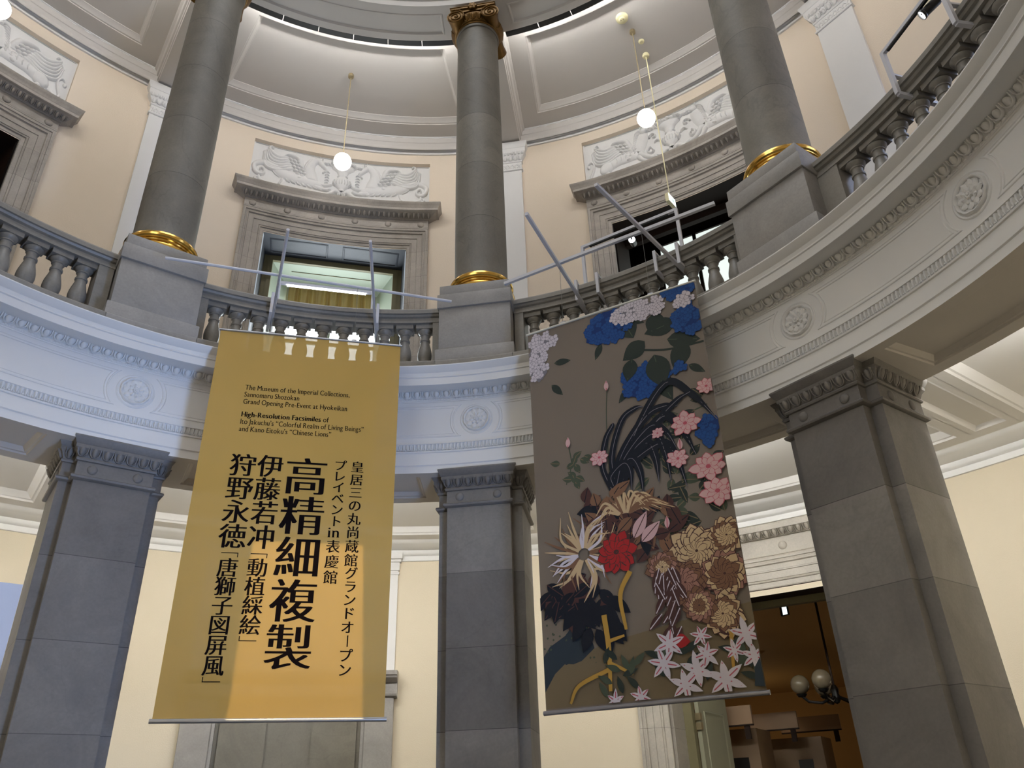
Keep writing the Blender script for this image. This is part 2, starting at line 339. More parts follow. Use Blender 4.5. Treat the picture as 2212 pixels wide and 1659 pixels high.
pl = lambda R0, z0, dr: (lambda u, out, up: C(u, R0-out-up*dr, z0+up))
mb = MB(); egg_row(mb, lambda u, out, up: C(u, 4.375-.55*up-out*.9, 5.552+up*.95), [VIS0+1.41*i for i in range(int((VIS1-VIS0)/1.41))], 1.41, .066, .040)
mb.build('egg_and_dart_molding', 'plaster', t2, smooth=60)
mb = MB(); u = VIS0
while u < VIS1:                                             # bead row and leaf moulding
    mb.ell(C(u, 4.383, 5.545), (.020, .012, .010), 6, 4, Matrix.Rotation(-rad(u), 3, 'Z')); mb.ell(C(u+.36, 4.383, 5.545), (.006, .010, .010), 5, 3, Matrix.Rotation(-rad(u), 3, 'Z')); u += .705
mb.build('bead_ornament', 'plaster', t2, smooth=60)
mb = MB(); u = VIS0
while u < VIS1:
    P = lambda du, out, z: C(u+du, 4.39-out, z)
    mb.grid([[P(-.24, .0, 5.008), P(-.12, .018, 5.008), P(0, .024, 5.008), P(.12, .018, 5.008), P(.24, 0, 5.008)], [P(-.22, .0, 4.975), P(-.11, .026, 4.972), P(0, .012, 4.975), P(.11, .026, 4.972), P(.22, 0, 4.975)], [P(-.1, 0, 4.942), P(-.05, .012, 4.942), P(0, .016, 4.94), P(.05, .012, 4.942), P(.1, 0, 4.942)]])
    mb.ell(C(u+.25, 4.378, 4.948), (.012, .01, .009), 5, 3); u += .5
mb.build('leaf_ornament', 'plaster', t2, smooth=60)
def frieze_panel():
    mb = MB(); ctr = 5.285; rr = .262; zt, zb = 5.455, 5.118; kx = deg(1/4.40)
    path = []
    for sgn in (1, -1):
        a0 = asin((zt-ctr)/rr)
        arc = [(sgn*(22.5-kx*rr*cos(a)), ctr+rr*sin(a)) for a in [a0-2*a0*j/12 for j in range(13)]]
        if sgn > 0: path += [(-(22.5-kx*rr*cos(a0))+(45-2*kx*rr*cos(a0))*j/24, zt) for j in range(1, 24)]+arc
        else: path += [((22.5-kx*rr*cos(a0))-(45-2*kx*rr*cos(a0))*j/24, zb) for j in range(1, 24)]+arc[::-1]
    path = [((p[0]+22.5)/2, p[1]) if False else p for p in path]
    return path
def panel_frame(half):
    """raised double line round the frieze panel; half = half its angle to the rosette centres"""
    mb = MB(); ctr = 5.285; zt, zb = 5.455, 5.118; kx = deg(1/4.40); rows = []
    for off, out in ((0, 0), (.004, .010), (.012, .012), (.018, .004), (.030, .004), (.036, .010), (.042, 0)):
        rr = .245+off; t, b = zt+.02-off, zb-.02+off; path = []
        a0 = asin((t-ctr)/rr); a1 = asin((ctr-b)/rr); X = lambda a: half-kx*rr*cos(a)
        path += [(-X(a0)+2*X(a0)*j/20, t) for j in range(20)]
        path += [(X(a0+(-a1-a0)*j/12), ctr+rr*sin(a0+(-a1-a0)*j/12)) for j in range(12)]
        path += [(X(a1)-2*X(a1)*j/20, b) for j in range(20)]
        path += [(-X(-a1+(a0+a1)*j/12), ctr+rr*sin(-a1+(a0+a1)*j/12)) for j in range(12)]
        rows.append([C(x, 4.401-out, z) for x, z in path])
    return mb.grid(rows, closed_v=True)
fp = None
for k in range(-3, 14):
    mid = k*22.5+11.25
    if mid < VIS0 or mid > VIS1: continue
    o = panel_frame(11.25).build('frieze_panel_frame', 'plaster', t2) if fp is None else fp.copy()
    if fp is None: fp = o
    else: COL.objects.link(o); o.parent = t2
    o.rotation_euler = (0, 0, -rad(mid))
def rosette():
    mb = MB(); R0 = 4.40
    P = lambda x, z, out: (x, R0-out, 5.285+z)
    ring = lambda prof, n=40: mb.grid([[P(r*cos(2*pi*j/n), r*sin(2*pi*j/n), o) for j in range(n)] for r, o in prof], closed_v=True)
    ring([(.178, 0), (.174, .009), (.166, .012), (.160, .008), (.156, .001), (.150, .0)])
    rows = []
    for i in range(5):                                      # scalloped outer lip
        r, o = [(.143, 0), (.142, .022), (.134, .030), (.124, .026), (.118, .008)][i]
        rows.append([P((r+.006*abs(sin(5*2*pi*j/100))-.004)*cos(2*pi*j/100), (r+.006*abs(sin(5*2*pi*j/100))-.004)*sin(2*pi*j/100), o) for j in range(100)])
    mb.grid(rows, closed_v=True); ring([(.119, .008), (.05, .010), (.0005, .010)], 24)
    for nn, r0, r1, wd, h, ph in ((10, .05, .118, .030, .024, 0), (8, .028, .072, .022, .032, .2)):
        for i in range(nn):
            a = 2*pi*i/nn+ph; rows = []
            for t in [0, .25, .5, .75, .9, 1]:
                r = r0+(r1-r0)*t; ww = wd*sin(pi*(.15+.8*t)); hh = h*(.5+.6*t) if t < 1 else h*.6
                rows.append([P(r*cos(a)-ww*s*sin(a), r*sin(a)+ww*s*cos(a), .006+hh*(1-.55*abs(s))) for s in (-1, -.5, 0, .5, 1)])
            mb.grid(rows)
    ring([(.030, .01), (.030, .03), (.022, .040), (.014, .036), (.012, .045), (.0005, .05)], 16)
    for i in range(9): a = 2*pi*i/9; mb.ell(P(.026*cos(a), .026*sin(a), .036), (.006, .006, .006), 5, 4)
    return mb
ro = None
for k in range(-2, 6):
    o = rosette().build('rosette', 'plaster', t2, smooth=50) if ro is None else ro.copy()
    if ro is None: ro = o
    else: COL.objects.link(o); o.parent = t2
    o.rotation_euler = (0, 0, -rad(22.5*k))
# ---- upper gallery: floor, wall, cornice, ceiling
gf = struct('floor_gallery', 'floor slab of the upper gallery', 'floor')
sweep(MB(), [(4.2, 5.801), (7.6, 5.801)], 0, 360, 96).build('slab', 'floor', gf)
wu = struct('wall_gallery', 'cream curved wall of the upper gallery with openings', 'wall')
mb = MB(); RW = 7.56
seg = lambda a, b, z0, z1: sweep(mb, [(RW, z0), (RW, z1)], a, b, max(2, int(abs(b-a)/1.5)))
for k in range(-1, 7):
    m_ = 45*k+22.5
    if k in (-1, 0, 1):
        seg(m_-22.5, m_-11.8, 5.7, 12.7); seg(m_+11.8, m_+22.5, 5.7, 12.7); seg(m_-11.8, m_+11.8, 12.153, 12.7); seg(m_-11.8, m_+11.8, 10.15, 11.235)
        seg(m_-11.8, m_-8.97, 5.7, 10.15); seg(m_+8.97, m_+11.8, 5.7, 10.15)
        z0, z1 = 11.235, 12.153
        mb.grid([[C(t, R, z) for R in (RW, 7.66)] for t, z in [(m_-11.8+23.6*j/16, z1) for j in range(17)]])
        for s in (-1, 1): mb.add([C(m_+s*11.8, R, z) for R, z in ((RW, z0), (7.66, z0), (7.66, z1), (RW, z1))], [(0, 1, 2, 3)])
    else: seg(m_-22.5, m_+22.5, 5.7, 12.7)
mb.build('wall_face', 'wall', wu)
t3 = struct('trim_3', 'white cornice at the top of the upper gallery wall', 'cornice')
sweep(MB(), [(7.565, 12.362), (7.53, 12.362), (7.525, 12.43), (7.505, 12.445), (7.50, 12.50), (7.47, 12.525), (7.465, 12.548), (7.455, 12.552), (7.45, 12.575), (7.425, 12.60), (7.405, 12.635), (7.40, 12.645), (7.385, 12.65), (7.38, 12.662)], 0, 360, 180).build('moulding', 'plaster', t3, smooth=25)
cu = struct('ceiling_gallery', 'coffered white ceiling over the upper gallery', 'ceiling')
for k in range(8):
    mb = MB()
    loops(mb, [bay_loop(Ri, Ro, v, z) for Ri, Ro, v, z in [(5.1, 7.45, .285, 12.40), (5.1, 7.45, .29, 12.47), (5.1, 7.45, .305, 12.475), (5.1, 7.43, .31, 12.54), (5.1, 7.42, .335, 12.55), (5.1, 7.41, .35, 12.62), (5.1, 7.40, .385, 12.645), (5.1, 7.39, .39, 12.66),
        (5.485, 7.09, .675, 12.66), (5.49, 7.085, .68, 12.672), (5.495, 7.06, .70, 12.675), (5.53, 6.99, .745, 12.725), (5.54, 6.98, .755, 12.727), (5.54, 6.975, .76, 12.735)]])
    bay_fill(mb, 5.54, 6.975, .76, 12.735)
    o = mb.build('coffer', 'ceil', cu, smooth=25); o.rotation_euler = (0, 0, -rad(45*k+22.5))
    o = MB().box(-.285, .285, 4.9, 7.55, 12.40, 12.62).build('rib', 'ceil', cu); o.rotation_euler = (0, 0, -rad(45*k))
t4 = struct('trim_4', 'grey white entablature ring carried by the columns', 'entablature')
mb = MB()
sweep(mb, [(5.05, 12.62), (5.05, 12.30), (5.03, 12.295)], 0, 360, 144)
sweep(mb, [(4.45, 12.295), (4.45, 12.42), (4.435, 12.43), (4.435, 12.62), (4.41, 12.64), (4.40, 12.68), (4.45, 12.69), (4.45, 13.1), (4.40, 13.14), (4.30, 13.17), (4.28, 13.28), (4.2, 13.36), (4.6, 13.4), (4.6, 15.2), (3.6, 17.0), (2.9, 17.8)], 0, 360, 144)
mb.build('moulding', 'ceil', t4, smooth=25)
for k in range(8):
    mb = MB(); c = lambda Ri, Ro, a, z: polar_loop(Ri, Ro, SA(-a), SA(a), z, 20, 2)
    loops(mb, [c(4.445, 5.035, 22.5, 12.296), c(4.585, 4.945, 16.3, 12.296), c(4.59, 4.94, 16.25, 12.285), c(4.605, 4.925, 16.05, 12.283), c(4.625, 4.905, 15.8, 12.315), c(4.635, 4.895, 15.7, 12.315)])
    fill_patch(mb, 4.635, 4.895, SA(-15.7), SA(15.7), 12.315, 20, 2)
    o = mb.build('soffit_panel', 'ceil', t4); o.rotation_euler = (0, 0, -rad(45*k+22.5))
# light troughs with their tubes
def trough(kbay):
    mid = 45*kbay+22.5
    r = root('light_trough', mid, 5.1, 12.3, label=None, cat='light trough', group='black light troughs on the column ring')
    r['label'] = 'black trough holding strip lights on the ring of columns'
    dy = 5.1
    Q = lambda prof, a0, a1, n=24: [[(C(a0+(a1-a0)*j/n, R, z-12.3)[0], C(a0+(a1-a0)*j/n, R, z-12.3)[1]-dy, z-12.3) for j in range(n+1)] for R, z in prof]
    for i in range(6):
        a0 = -18+6*i; MB().grid(Q([(5.055, 12.38), (5.055, 12.30), (5.148, 12.302), (5.150, 12.335)], a0+.06, a0+5.94, 6)).build('trough_segment', 'blacktrough', r)
    for i in range(3):
        a0 = -17.5+12*i; MB().grid(Q([(5.10, 12.505), (5.085, 12.52), (5.10, 12.535), (5.115, 12.52)], a0+.3, a0+11, 10), closed_u=True).build('led_tube', 'led', r)
for kb in range(8): trough(kb)
for kb in range(8):
    mid = 45*kb+22.5
    r = root('cove_light', mid, 5.3, 4.9, label='warm white strip light on the back of the ring beam', cat='strip light', group='strip lights behind the ring beam')
    mb = MB(); mb.grid([[(C(-16+32*j/20, R, z)[0], C(-16+32*j/20, R, z)[1]-5.3, z) for j in range(21)] for R, z in ((5.285, .09), (5.32, .09), (5.32, .12), (5.285, .12))], closed_u=True); mb.build('led_tube', 'ledw', r)

# ================================================================== stonework: piers, pedestals, columns, balustrade
def shift(mb, dx=0, dy=0, dz=0): mb.v = [(p[0]+dx, p[1]+dy, p[2]+dz) for p in mb.v]; return mb
def cross(d, z):
    """plan of a pier grown by d"""
    a, b = .325+d, .43+d; u0, u1, u2, u3 = 4.47-d, 4.572-d, 5.228+d, 5.33+d
    u0 -= .30*d; p = [(-a, u0), (a, u0), (a, u1), (b, u1), (b, u2), (a, u2), (a, u3), (-a, u3), (-a, u2), (-b, u2), (-b, u1), (-a, u1)]
    return [(x, y, z) for x, y in p]
def make_pier(th, label):
    r = root('stone_pier', th, 4.9, 0, label=label, cat='pier')
    st = lambda mb, name, m='pier', **k: shift(mb, 0, -4.9, 0).build(name, m, r, **k)
    stack = lambda ps: MB().grid([cross(d, z)+[cross(d, z)[0]] for d, z in ps])
    st(stack([(.10, 0), (.10, .25), (.06, .30), (.05, .36), (.02, .40), (0, .42)]), 'base', smooth=20)
    st(stack([(0, .42), (0, 4.34)]), 'shaft', smooth=20)
    cap = stack([(0, 4.335), (.012, 4.338), (.03, 4.348), (.036, 4.362), (.03, 4.376), (.012, 4.384), (.004, 4.388), (.004, 4.512), (.018, 4.516), (.024, 4.53), (.018, 4.545), (.01, 4.548), (.03, 4.60), (.05, 4.625), (.052, 4.636),
        (.052, 4.655), (.058, 4.662), (.075, 4.695), (.083, 4.715), (.083, 4.729)])
    cap.add(cross(.083, 4.729), [tuple(range(12))]); st(cap, 'capital', smooth=25)
    mb = MB()
    egg_row(mb, lambda u, out, up: (u, 4.47-.012-out-up*.45, 4.548+up), [-.312+.104*i for i in range(7)], .104, .088, .034)
    for s in (-1, 1): egg_row(mb, lambda u, out, up: (s*(.43+.012+out+up*.45), u, 4.548+up), [4.62+.103*i for i in range(6)], .103, .088, .034)
    for s in (-1, 1): egg_row(mb, lambda u, out, up: (u, 4.572-.012-out-up*.45, 4.548+up), [s*.40], .08, .088, .03)
    st(mb, 'egg_and_dart_molding', smooth=60)
    for s in (-1, 1):
        st(MB().ell((s*.195, 4.466, 4.447), (.045, .022, .045), 16, 8), 'boss')
        for u in (4.74, 5.06): st(MB().ell((s*.434, u, 4.447), (.022, .045, .045), 16, 8), 'boss')
    return r
make_pier(0, 'blue-lit grey stone pier standing next to the blue display board')
make_pier(45, 'dark grey stone pier standing between the two hanging banners')
make_pier(90, 'grey stone pier rising in front of the amber-lit doorway')

CURB = [(4.29, 5.80), (4.28, 5.81), (4.28, 5.97), (4.288, 5.982), (4.35, 5.985), (4.85, 5.985), (4.85, 5.80)]
def make_pedestal(th, label):
    r = root('pedestal', th, 4.8, 5.8, label=label, cat='pedestal')
    st = lambda mb, name, **k: shift(mb, 0, -4.8, -5.8).build(name, 'ped', r, **k)
    st(MB().box(-.446, .446, 4.305, 5.335, 5.80, 6.147), 'plinth', bevel=.008)
    mb = MB(); sweep(mb, CURB, -5.75, 5.75, 8); st(mb, 'curb', smooth=25)
    st(MB().box(-.415, .415, 4.338, 5.30, 6.14, 6.71), 'die', bevel=.008)
    st(MB().box(-.430, .430, 4.31, 5.33, 6.702, 6.886), 'cap', bevel=.006)
    st(MB().box(-.408, .408, 4.332, 5.308, 6.88, 7.02), 'cap_block', bevel=.006)
    return r
def make_column(th, label):
    r = root('column', th, 4.82, 7.02, label=label, cat='column')
    p = [(.328-.028*(i/20)**1.6, 7.32+(11.83-7.32)*i/20) for i in range(21)]
    MB().lathe([(.345, .26), (.332, .29)]+[(a, z-7.02) for a, z in p]+[(.302, 4.82), (.318, 4.83), (.322, 4.855), (.316, 4.88), (.29, 4.88)], n=56).build('shaft', 'column', r, smooth=35)
    MB().lathe([(.30, 0), (.385, .003), (.408, .02), (.414, .055), (.406, .09), (.385, .108), (.372, .112), (.37, .12), (.357, .135), (.352, .155), (.357, .17), (.372, .178), (.375, .186), (.39, .198), (.396, .22), (.388, .245), (.37, .258), (.352, .262), (.345, .275), (.32, .28)], n=56).build('base_ring', 'gold', r)
    c = root('capital', loc=(0, 0, 4.87)); c.parent = r
    mb = MB().lathe([(.29, 0), (.325, .005), (.335, .02), (.33, .035), (.345, .04), (.385, .10), (.40, .13), (.40, .15), (.30, .155)], n=40)
    mb.box(-.30, .30, -.35, .30, .12, .20)
    mb.build('echinus', 'oldgold', c)
    mb = MB()
    egg_row(mb, lambda u, out, up: ((.345+out+up*.5)*sin(u), -(.345+out+up*.5)*cos(u), .045+up), [-1.1+.275*i for i in range(9)], .275, .085, .03); mb.build('egg_ornament', 'oldgold', c, smooth=60)
    mb = MB()
    for i, (d, z0, z1) in enumerate(((.0, .225, .25), (.022, .25, .285), (.03, .285, .30))): mb.box(-.315-d, .315+d, -.385-d, .345+d, z0, z1)
    mb.build('abacus', 'oldgold', c, bevel=.006)
    mb = MB(); mb.ell((0, -.41, .27), (.05, .03, .05), 10, 6)
    for i in range(6): mb.ell((.045*cos(i*pi/3), -.415, .27+.045*sin(i*pi/3)), (.028, .02, .028), 8, 5)
    mb.build('flower', 'oldgold', c)
    for s in (-1, 1):
        mb = MB(); n = 20; y0, y1 = -.39, .36
        rows = []
        for i in range(17):                                # bolster between front and rear volute
            t = i/16; q = abs(2*t-1); rr = .085+.045*q**2.5+(.010 if i in (7, 9) else 0)
            rows.append([(s*.262+rr*cos(2*pi*j/n), y0+(y1-y0)*t, .115+rr*sin(2*pi*j/n)) for j in range(n)])
        mb.grid(rows, closed_v=True); o = len(mb.v)-17*n; mb.f += [tuple(o+j for j in range(n)), tuple(o+16*n+j for j in range(n))]; mb.m += [0, 0]
        v = mb.build('volute', 'oldgold', c, smooth=50)
        mb = MB()
        for y in (y0-.006, y1+.006):
            pts = []
            for i in range(64):
                a = i/63*2.6*2*pi; rr = .118*(1-i/63)**.85+.016
                pts.append((s*(.262-rr*sin(a)*1)+0, y, .115+rr*cos(a)))
            mb.tube(pts, [.015*(1-.55*i/63) for i in range(64)], 6)
            mb.ell((s*.262, y, .115), (.02, .012, .02), 8, 5)
        mb.build('scroll', 'oldgold', v)
    mb = MB().box(-.26, .26, -.385, .34, .20, .228); mb.build('cushion', 'oldgold', c)
    return r
for th, a, b in ((0, 'grey stone pedestal above the pier next to the blue display board', 'grey stone column between the brown upper doorway and the winged horse relief'),
                 (45, 'grey stone pedestal between the two hanging banners', 'grey stone column with its gilded capital in view'),
                 (90, 'grey stone pedestal above the pier at the amber-lit doorway', 'grey stone column in front of the griffin relief')):
    make_pedestal(th+(.4 if th == 90 else 0), a); make_column(th, b)

def baluster_bm():
    mb = MB()
    mb.lathe([(.0, 0.03), (.068, .03), (.072, .04), (.068, .06), (.055, .075), (.05, .10), (.054, .15), (.064, .195), (.070, .20), (.070, .215), (.077, .235), (.084, .275), (.085, .30), (.081, .34), (.070, .39), (.058, .435), (.052, .465), (.052, .48), (.060, .485), (.060, .505),
              (.052, .51), (.050, .535), (.052, .56), (.062, .566), (.062, .576), (.056, .58), (.064, .59), (.082, .606), (.087, .622), (.080, .636)], n=24)
    mb.box(-.078, .078, -.078, .078, 0, .032); mb.box(-.10, .10, -.088, .088, .634, .692)
    return mb
bal_me = None
def make_balustrade(mid, label, sh=0.):
    global bal_me
    r = root('balustrade', mid, 4.69, 5.8, label=label, cat='balustrade')
    D = 4.69
    ob = lambda mb, name, **k: shift(mb, 0, -D, -5.8).build(name, 'bal', r, **k)
    h = 17.15
    mb = MB(); sweep(mb, CURB, -16.7, 16.7, 40, caps=True); ob(mb, 'curb', smooth=25)
    mb = MB(); rail = [(4.568, 6.672), (4.568, 6.70), (4.59, 6.71), (4.59, 6.745), (4.565, 6.755), (4.55, 6.775), (4.53, 6.78), (4.53, 6.828), (4.538, 6.834), (4.545, 6.848), (4.565, 6.855), (4.82, 6.855), (4.85, 6.83), (4.85, 6.78), (4.80, 6.755), (4.812, 6.672), (4.568, 6.672)]
    sweep(mb, rail, -h, h, 40, caps=True); ob(mb, 'handrail', smooth=25)
    for s in (-1, 1):
        e = s*(14.525+1.25)+sh*(1 if s*sh < 0 or abs(sh) < 1 else .2); f = s*17.1
        mb = MB(); g = [[C(e+(f-e)*i/3, R, z) for R, z in ((4.575, 5.98), (4.575, 6.68), (4.805, 6.68), (4.805, 5.98))] for i in range(4)]
        mb.grid(g, closed_v=True); mb.add(g[0], [(0, 1, 2, 3)]); ob(mb, 'half_post', smooth=25)
    for i in range(11):
        a = -14.525+2.905*i+sh
        if abs(a) > 15.6: continue
        if bal_me is None: o = baluster_bm().build('baluster', 'bal', r, smooth=40); bal_me = o.data
        else: o = bpy.data.objects.new('baluster', bal_me); COL.objects.link(o); o.parent = r
        x, y, z = C(a, 4.69, 0); o.location = (x, y-D, 5.983-5.8); o.rotation_euler = (0, 0, -rad(a))
    return r
make_balustrade(-22.5, 'grey stone balustrade below the dark brown upper doorway', -.5)
make_balustrade(22.5, 'grey stone balustrade above the yellow banner')
make_balustrade(67.5, 'grey stone balustrade above the painted flower banner')
make_balustrade(112.5, 'grey stone balustrade sweeping up beside the lone white pilaster', 1.6)

# ------------------------------------------------------------------ pilasters of the gallery wall
def make_pilaster(th, label):
    r = root('pilaster', th, 7.5, 5.8, label=label, cat='pilaster')
    R = lambda x0, x1, y, z0, z1: None
    shift(MB().box(-.285, .285, 7.495, 7.60, 5.8, 11.78), 0, -7.5, -5.8).build('shaft', 'plaster', r)
    lp = lambda d, z: [(-.285-d, 7.62, z), (-.285-d, 7.495-d, z), (.285+d, 7.495-d, z), (.285+d, 7.62, z)]
    mb = MB().grid([lp(d, z) for d, z in [(0, 11.765), (.02, 11.768), (.028, 11.78), (.02, 11.792), (.006, 11.80), (.006, 11.955), (.018, 11.96), (.024, 11.972), (.014, 11.985), (.03, 12.04), (.05, 12.075), (.054, 12.09), (.058, 12.095), (.085, 12.15), (.088, 12.165), (.088, 12.24), (.095, 12.245), (.115, 12.30), (.125, 12.325), (.125, 12.365)]])
    shift(mb, 0, -7.5, -5.8).build('capital', 'plaster', r, smooth=25)
    mb = MB()
    egg_row(mb, lambda u, out, up: (u, 7.475-out-up*.3, 11.995+up), [-.27+.09*i for i in range(7)], .09, .08, .03)
    shift(mb, 0, -7.5, -5.8).build('egg_row_molding', 'plaster', r, smooth=60); mb = MB()
    egg_row(mb, lambda u, out, up: (u, 7.435-out-up*.3, 12.10+up), [-.32+.064*i for i in range(11)], .064, .055, .025)
    shift(mb, 0, -7.5, -5.8).build('upper_egg_row_molding', 'plaster', r, smooth=60); mb = MB()
    for i in range(7):                                     # neck ornament of small leaves and buds
        x = -.24+.08*i; mb.ell((x, 7.488, 11.875), (.014, .014, .05), 6, 4)
        for s in (-1, 1): mb.ell((x+s*.022, 7.488, 11.89), (.012, .012, .035), 6, 4, Matrix.Rotation(s*.5, 3, 'Y')); mb.ell((x+s*.02, 7.488, 11.835), (.014, .012, .016), 6, 4)
    shift(mb, 0, -7.5, -5.8).build('neck_leaf_molding', 'plaster', r, smooth=60)
make_pilaster(0, 'white pilaster beside the column next to the brown doorway')
make_pilaster(45, 'white pilaster behind the column with the gilded capital')
make_pilaster(90, 'white pilaster standing alone on the bare cream wall above the carved ring')

# ------------------------------------------------------------------ stone door surrounds
def arch_frame(mb, half, zt, z0, R, prof, n=28):
    """moulding round an opening: prof = (distance in from the outer edge, projection); half in metres at radius R"""
    rows = []
    for wd, out in prof:
        x = half-wd; pts = [(-x, z0+(zt-wd-z0)*j/4) for j in range(5)]+[(-x+2*x*j/n, zt-wd) for j in range(1, n)]+[(x, zt-wd-(zt-wd-z0)*j/4) for j in range(5)]
        rows.append([C(deg(a/R), R-out, z) for a, z in pts])
    return mb.grid(rows)
def make_surround(mid, k, label, up=True):
    """curved stone surround; the ground floor one is the same design, wider and plainer at its head"""
    if up: R, ha, zt, zf, ze, z0, mat, pz, nb = 7.56, 11.83, 10.54, 10.73, 10.80, 5.80, 'surr', 10.96, 6
    else: R, ha, zt, zf, ze, z0, mat, pz, nb = 8.45, 13.02, 4.475, 4.715, 4.79, 0.0, 'surrg', 4.88, 6
    r = root('door_%d' % k, mid, R, z0, label=label, cat='door surround', kind='structure')
    ob = lambda mb, name, m=mat, par=r, **kw: shift(mb, 0, -R, -z0).build(name, m, par, **kw)
    half = rad(ha)*R; wd = rad(2.86 if up else 2.67)*R
    pr = [(0, -.02), (0, .085), (.02, .092), (.045, .09), (.05, .075), (.075, .07), (.08, .078), (.095, .078), (.10, .06), (.105, .052), (.19, .052), (.195, .040), (.285, .038), (.29, .028), (.30, .034), (.315, .03), (.32, .012), (wd-.012, .012), (wd, .005), (wd, -.06)]
    mb = MB(); arch_frame(mb, half, zt, z0, R, pr); ob(mb, 'architrave', smooth=22)
    sw = lambda ps: (sweep(MB(), ps, [-ha-deg(max(0, (R-.08-q[0]))/R) for q in ps], [ha+deg(max(0, (R-.08-q[0]))/R) for q in ps], 40))
    mb = MB(); sweep(mb, [(R-.02, zt), (R-.075, zt), (R-.085, zt+.01), (R-.075, zt+.02), (R-.075, zf), (R-.02, zf)], -ha, ha, 40, caps=True); ob(mb, 'frieze', smooth=25)
    for i in range(nb):
        a = -10.82+21.64*i/(nb-1) if up else -11+22*i/(nb-1)
        mb = MB(); mb.ell((0, 0, 0), (.058, .03, .058), 14, 8, Matrix.Rotation(-rad(a), 3, 'Z')); c = C(a, R-.075, (zt+zf)/2); mb.v = [(p[0]+c[0], p[1]+c[1], p[2]+c[2]) for p in mb.v]
        ob(mb, 'boss', smooth=60)
    if up: ps = [(R-.07, zf), (R-.095, zf+.004), (R-.10, zf+.012), (R-.11, zf+.014), (R-.215, ze+.010), (R-.235, ze+.012), (R-.25, ze+.014), (R-.26, ze+.018), (R-.262, ze+.062), (R-.268, ze+.07), (R-.272, ze+.085), (R-.29, ze+.115), (R-.308, ze+.14), (R-.312, ze+.16), (R-.05, ze+.19)]
    else: ps = [(R-.07, zf), (R-.095, zf+.004), (R-.10, zf+.012), (R-.11, zf+.014), (R-.19, ze+.004), (R-.205, ze+.006), (R-.21, pz), (R-.02, pz+.03)]
    mb = sw(ps)
    for s in (-1, 1):                                      # returns to the wall
        e = [ha+deg(max(0, (R-.08-q[0]))/R) for q in ps]
        mb.grid([[C(s*a, q[0], q[1]) for a, q in zip(e, ps)], [C(s*a, R+.02, q[1]) for a, q in zip(e, ps)]])
    ob(mb, 'cornice', smooth=25)
    mb = MB(); st = .66 if up else .74; n = int((ha+.6)*2/st)
    egg_row(mb, lambda u, out, upz: C(u, R-.112-out*.65-upz*1.25, zf+.014+upz-out*.7), [-(n-1)*st/2+st*i for i in range(n)], st, ze-zf-.006, .045)
    ob(mb, 'egg_and_dart_molding', smooth=60)
    return r
d1 = make_surround(-22.5, 1, 'brown stone surround of the upper doorway with the dark wooden interior')
d2 = make_surround(22.5, 2, 'brown stone surround of the upper window with the gold curtain')
d3 = make_surround(67.5, 3, 'brown stone surround of the upper doorway behind the exit sign')
d4 = make_surround(67.5, 4, 'pale stone surround of the ground floor doorway to the amber room', up=False)
inr = lambda par, R, z0: (lambda mb, name, m, p=None, **k: shift(mb, 0, -R, -z0).build(name, m, p or par, **k))
# upper window with the curtain
ob = inr(d2, 7.56, 5.8)
X = 7.5*rad(8.97)
def reveal(ob, m, x0, x1, y0, y1, z0, zt, name='reveal'):
    mb = MB().add([(-x0, y0, z0), (-x1, y1, z0), (-x1, y1, zt), (-x0, y0, zt), (x0, y0, zt), (x1, y1, zt), (x1, y1, z0), (x0, y0, z0)], [(0, 1, 2, 3), (4, 5, 6, 7)]); n = 12
    mb.grid([[(-x0+2*x0*j/n, sqrt(max(0, y0*y0-(-x0+2*x0*j/n)**2)) if y0 < 7.6 else y0, zt) for j in range(n+1)], [(-x1+2*x1*j/n, y1, zt) for j in range(n+1)]])
    return ob(mb, name, m, smooth=0)
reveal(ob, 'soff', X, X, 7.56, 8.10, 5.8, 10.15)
for s in (-1, 1):
    mb = MB(); q = lambda d, z: [(s*.60-.48+d, 7.60+d, z), (s*.60+.48-d, 7.60+d, z), (s*.60+.48-d, 7.98-d, z), (s*.60-.48+d, 7.98-d, z)]
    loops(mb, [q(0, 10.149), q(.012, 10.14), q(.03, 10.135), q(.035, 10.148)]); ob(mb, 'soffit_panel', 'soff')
def ring_frame(ob, name, m, xo, xi, zo, zi, z0, y0, y1):
    mb = MB()
    for (a, b) in ((-xo, -xi), (xi, xo)): mb.box(a, b, y0, y1, z0, zo)
    mb.box(-xi, xi, y0, y1, zi, zo); return ob(mb, name, m)
ring_frame(ob, 'frame', 'olive', 1.18, 1.04, 10.15, 10.06, 5.8, 8.07, 8.14)
ring_frame(ob, 'inner_frame', 'olive', 1.10, 1.025, 10.10, 10.035, 5.8, 8.05, 8.10)
reveal(ob, 'pale', 1.03, .80, 8.12, 8.86, 5.8, 10.06, 'niche_lining')
mb = MB().box(-.72, .72, 8.35, 8.36, 10.05, 10.059); ob(mb, 'niche_panel_line', 'olive')
mb = MB().add([(-.82, 8.90, 9.6), (.82, 8.90, 9.6), (.82, 8.90, 10.1), (-.82, 8.90, 10.1)], [(0, 1, 2, 3)]); ob(mb, 'niche_back', 'pale')
wd1 = struct('window_1', 'bright daylit window below the gold curtain', 'window')
mb = MB().add([(-.80, 8.88, 5.9), (.80, 8.88, 5.9), (.80, 8.88, 9.72), (-.80, 8.88, 9.72)], [(0, 1, 2, 3)]); o = mb.build('pane', 'win', wd1); o.rotation_euler = (0, 0, -rad(22.5))
mb = MB().box(-.03, .03, 8.83, 8.87, 5.9, 9.72).box(-.8, .8, 8.83, 8.87, 7.2, 7.27).box(-.8, .8, 8.83, 8.87, 8.9, 8.96); o = mb.build('frame', 'pale', wd1); o.rotation_euler = (0, 0, -rad(22.5))
r = root('curtain', 22.5, 8.76, 9.3, label='gathered gold curtain valance hanging in the upper window', cat='curtain')
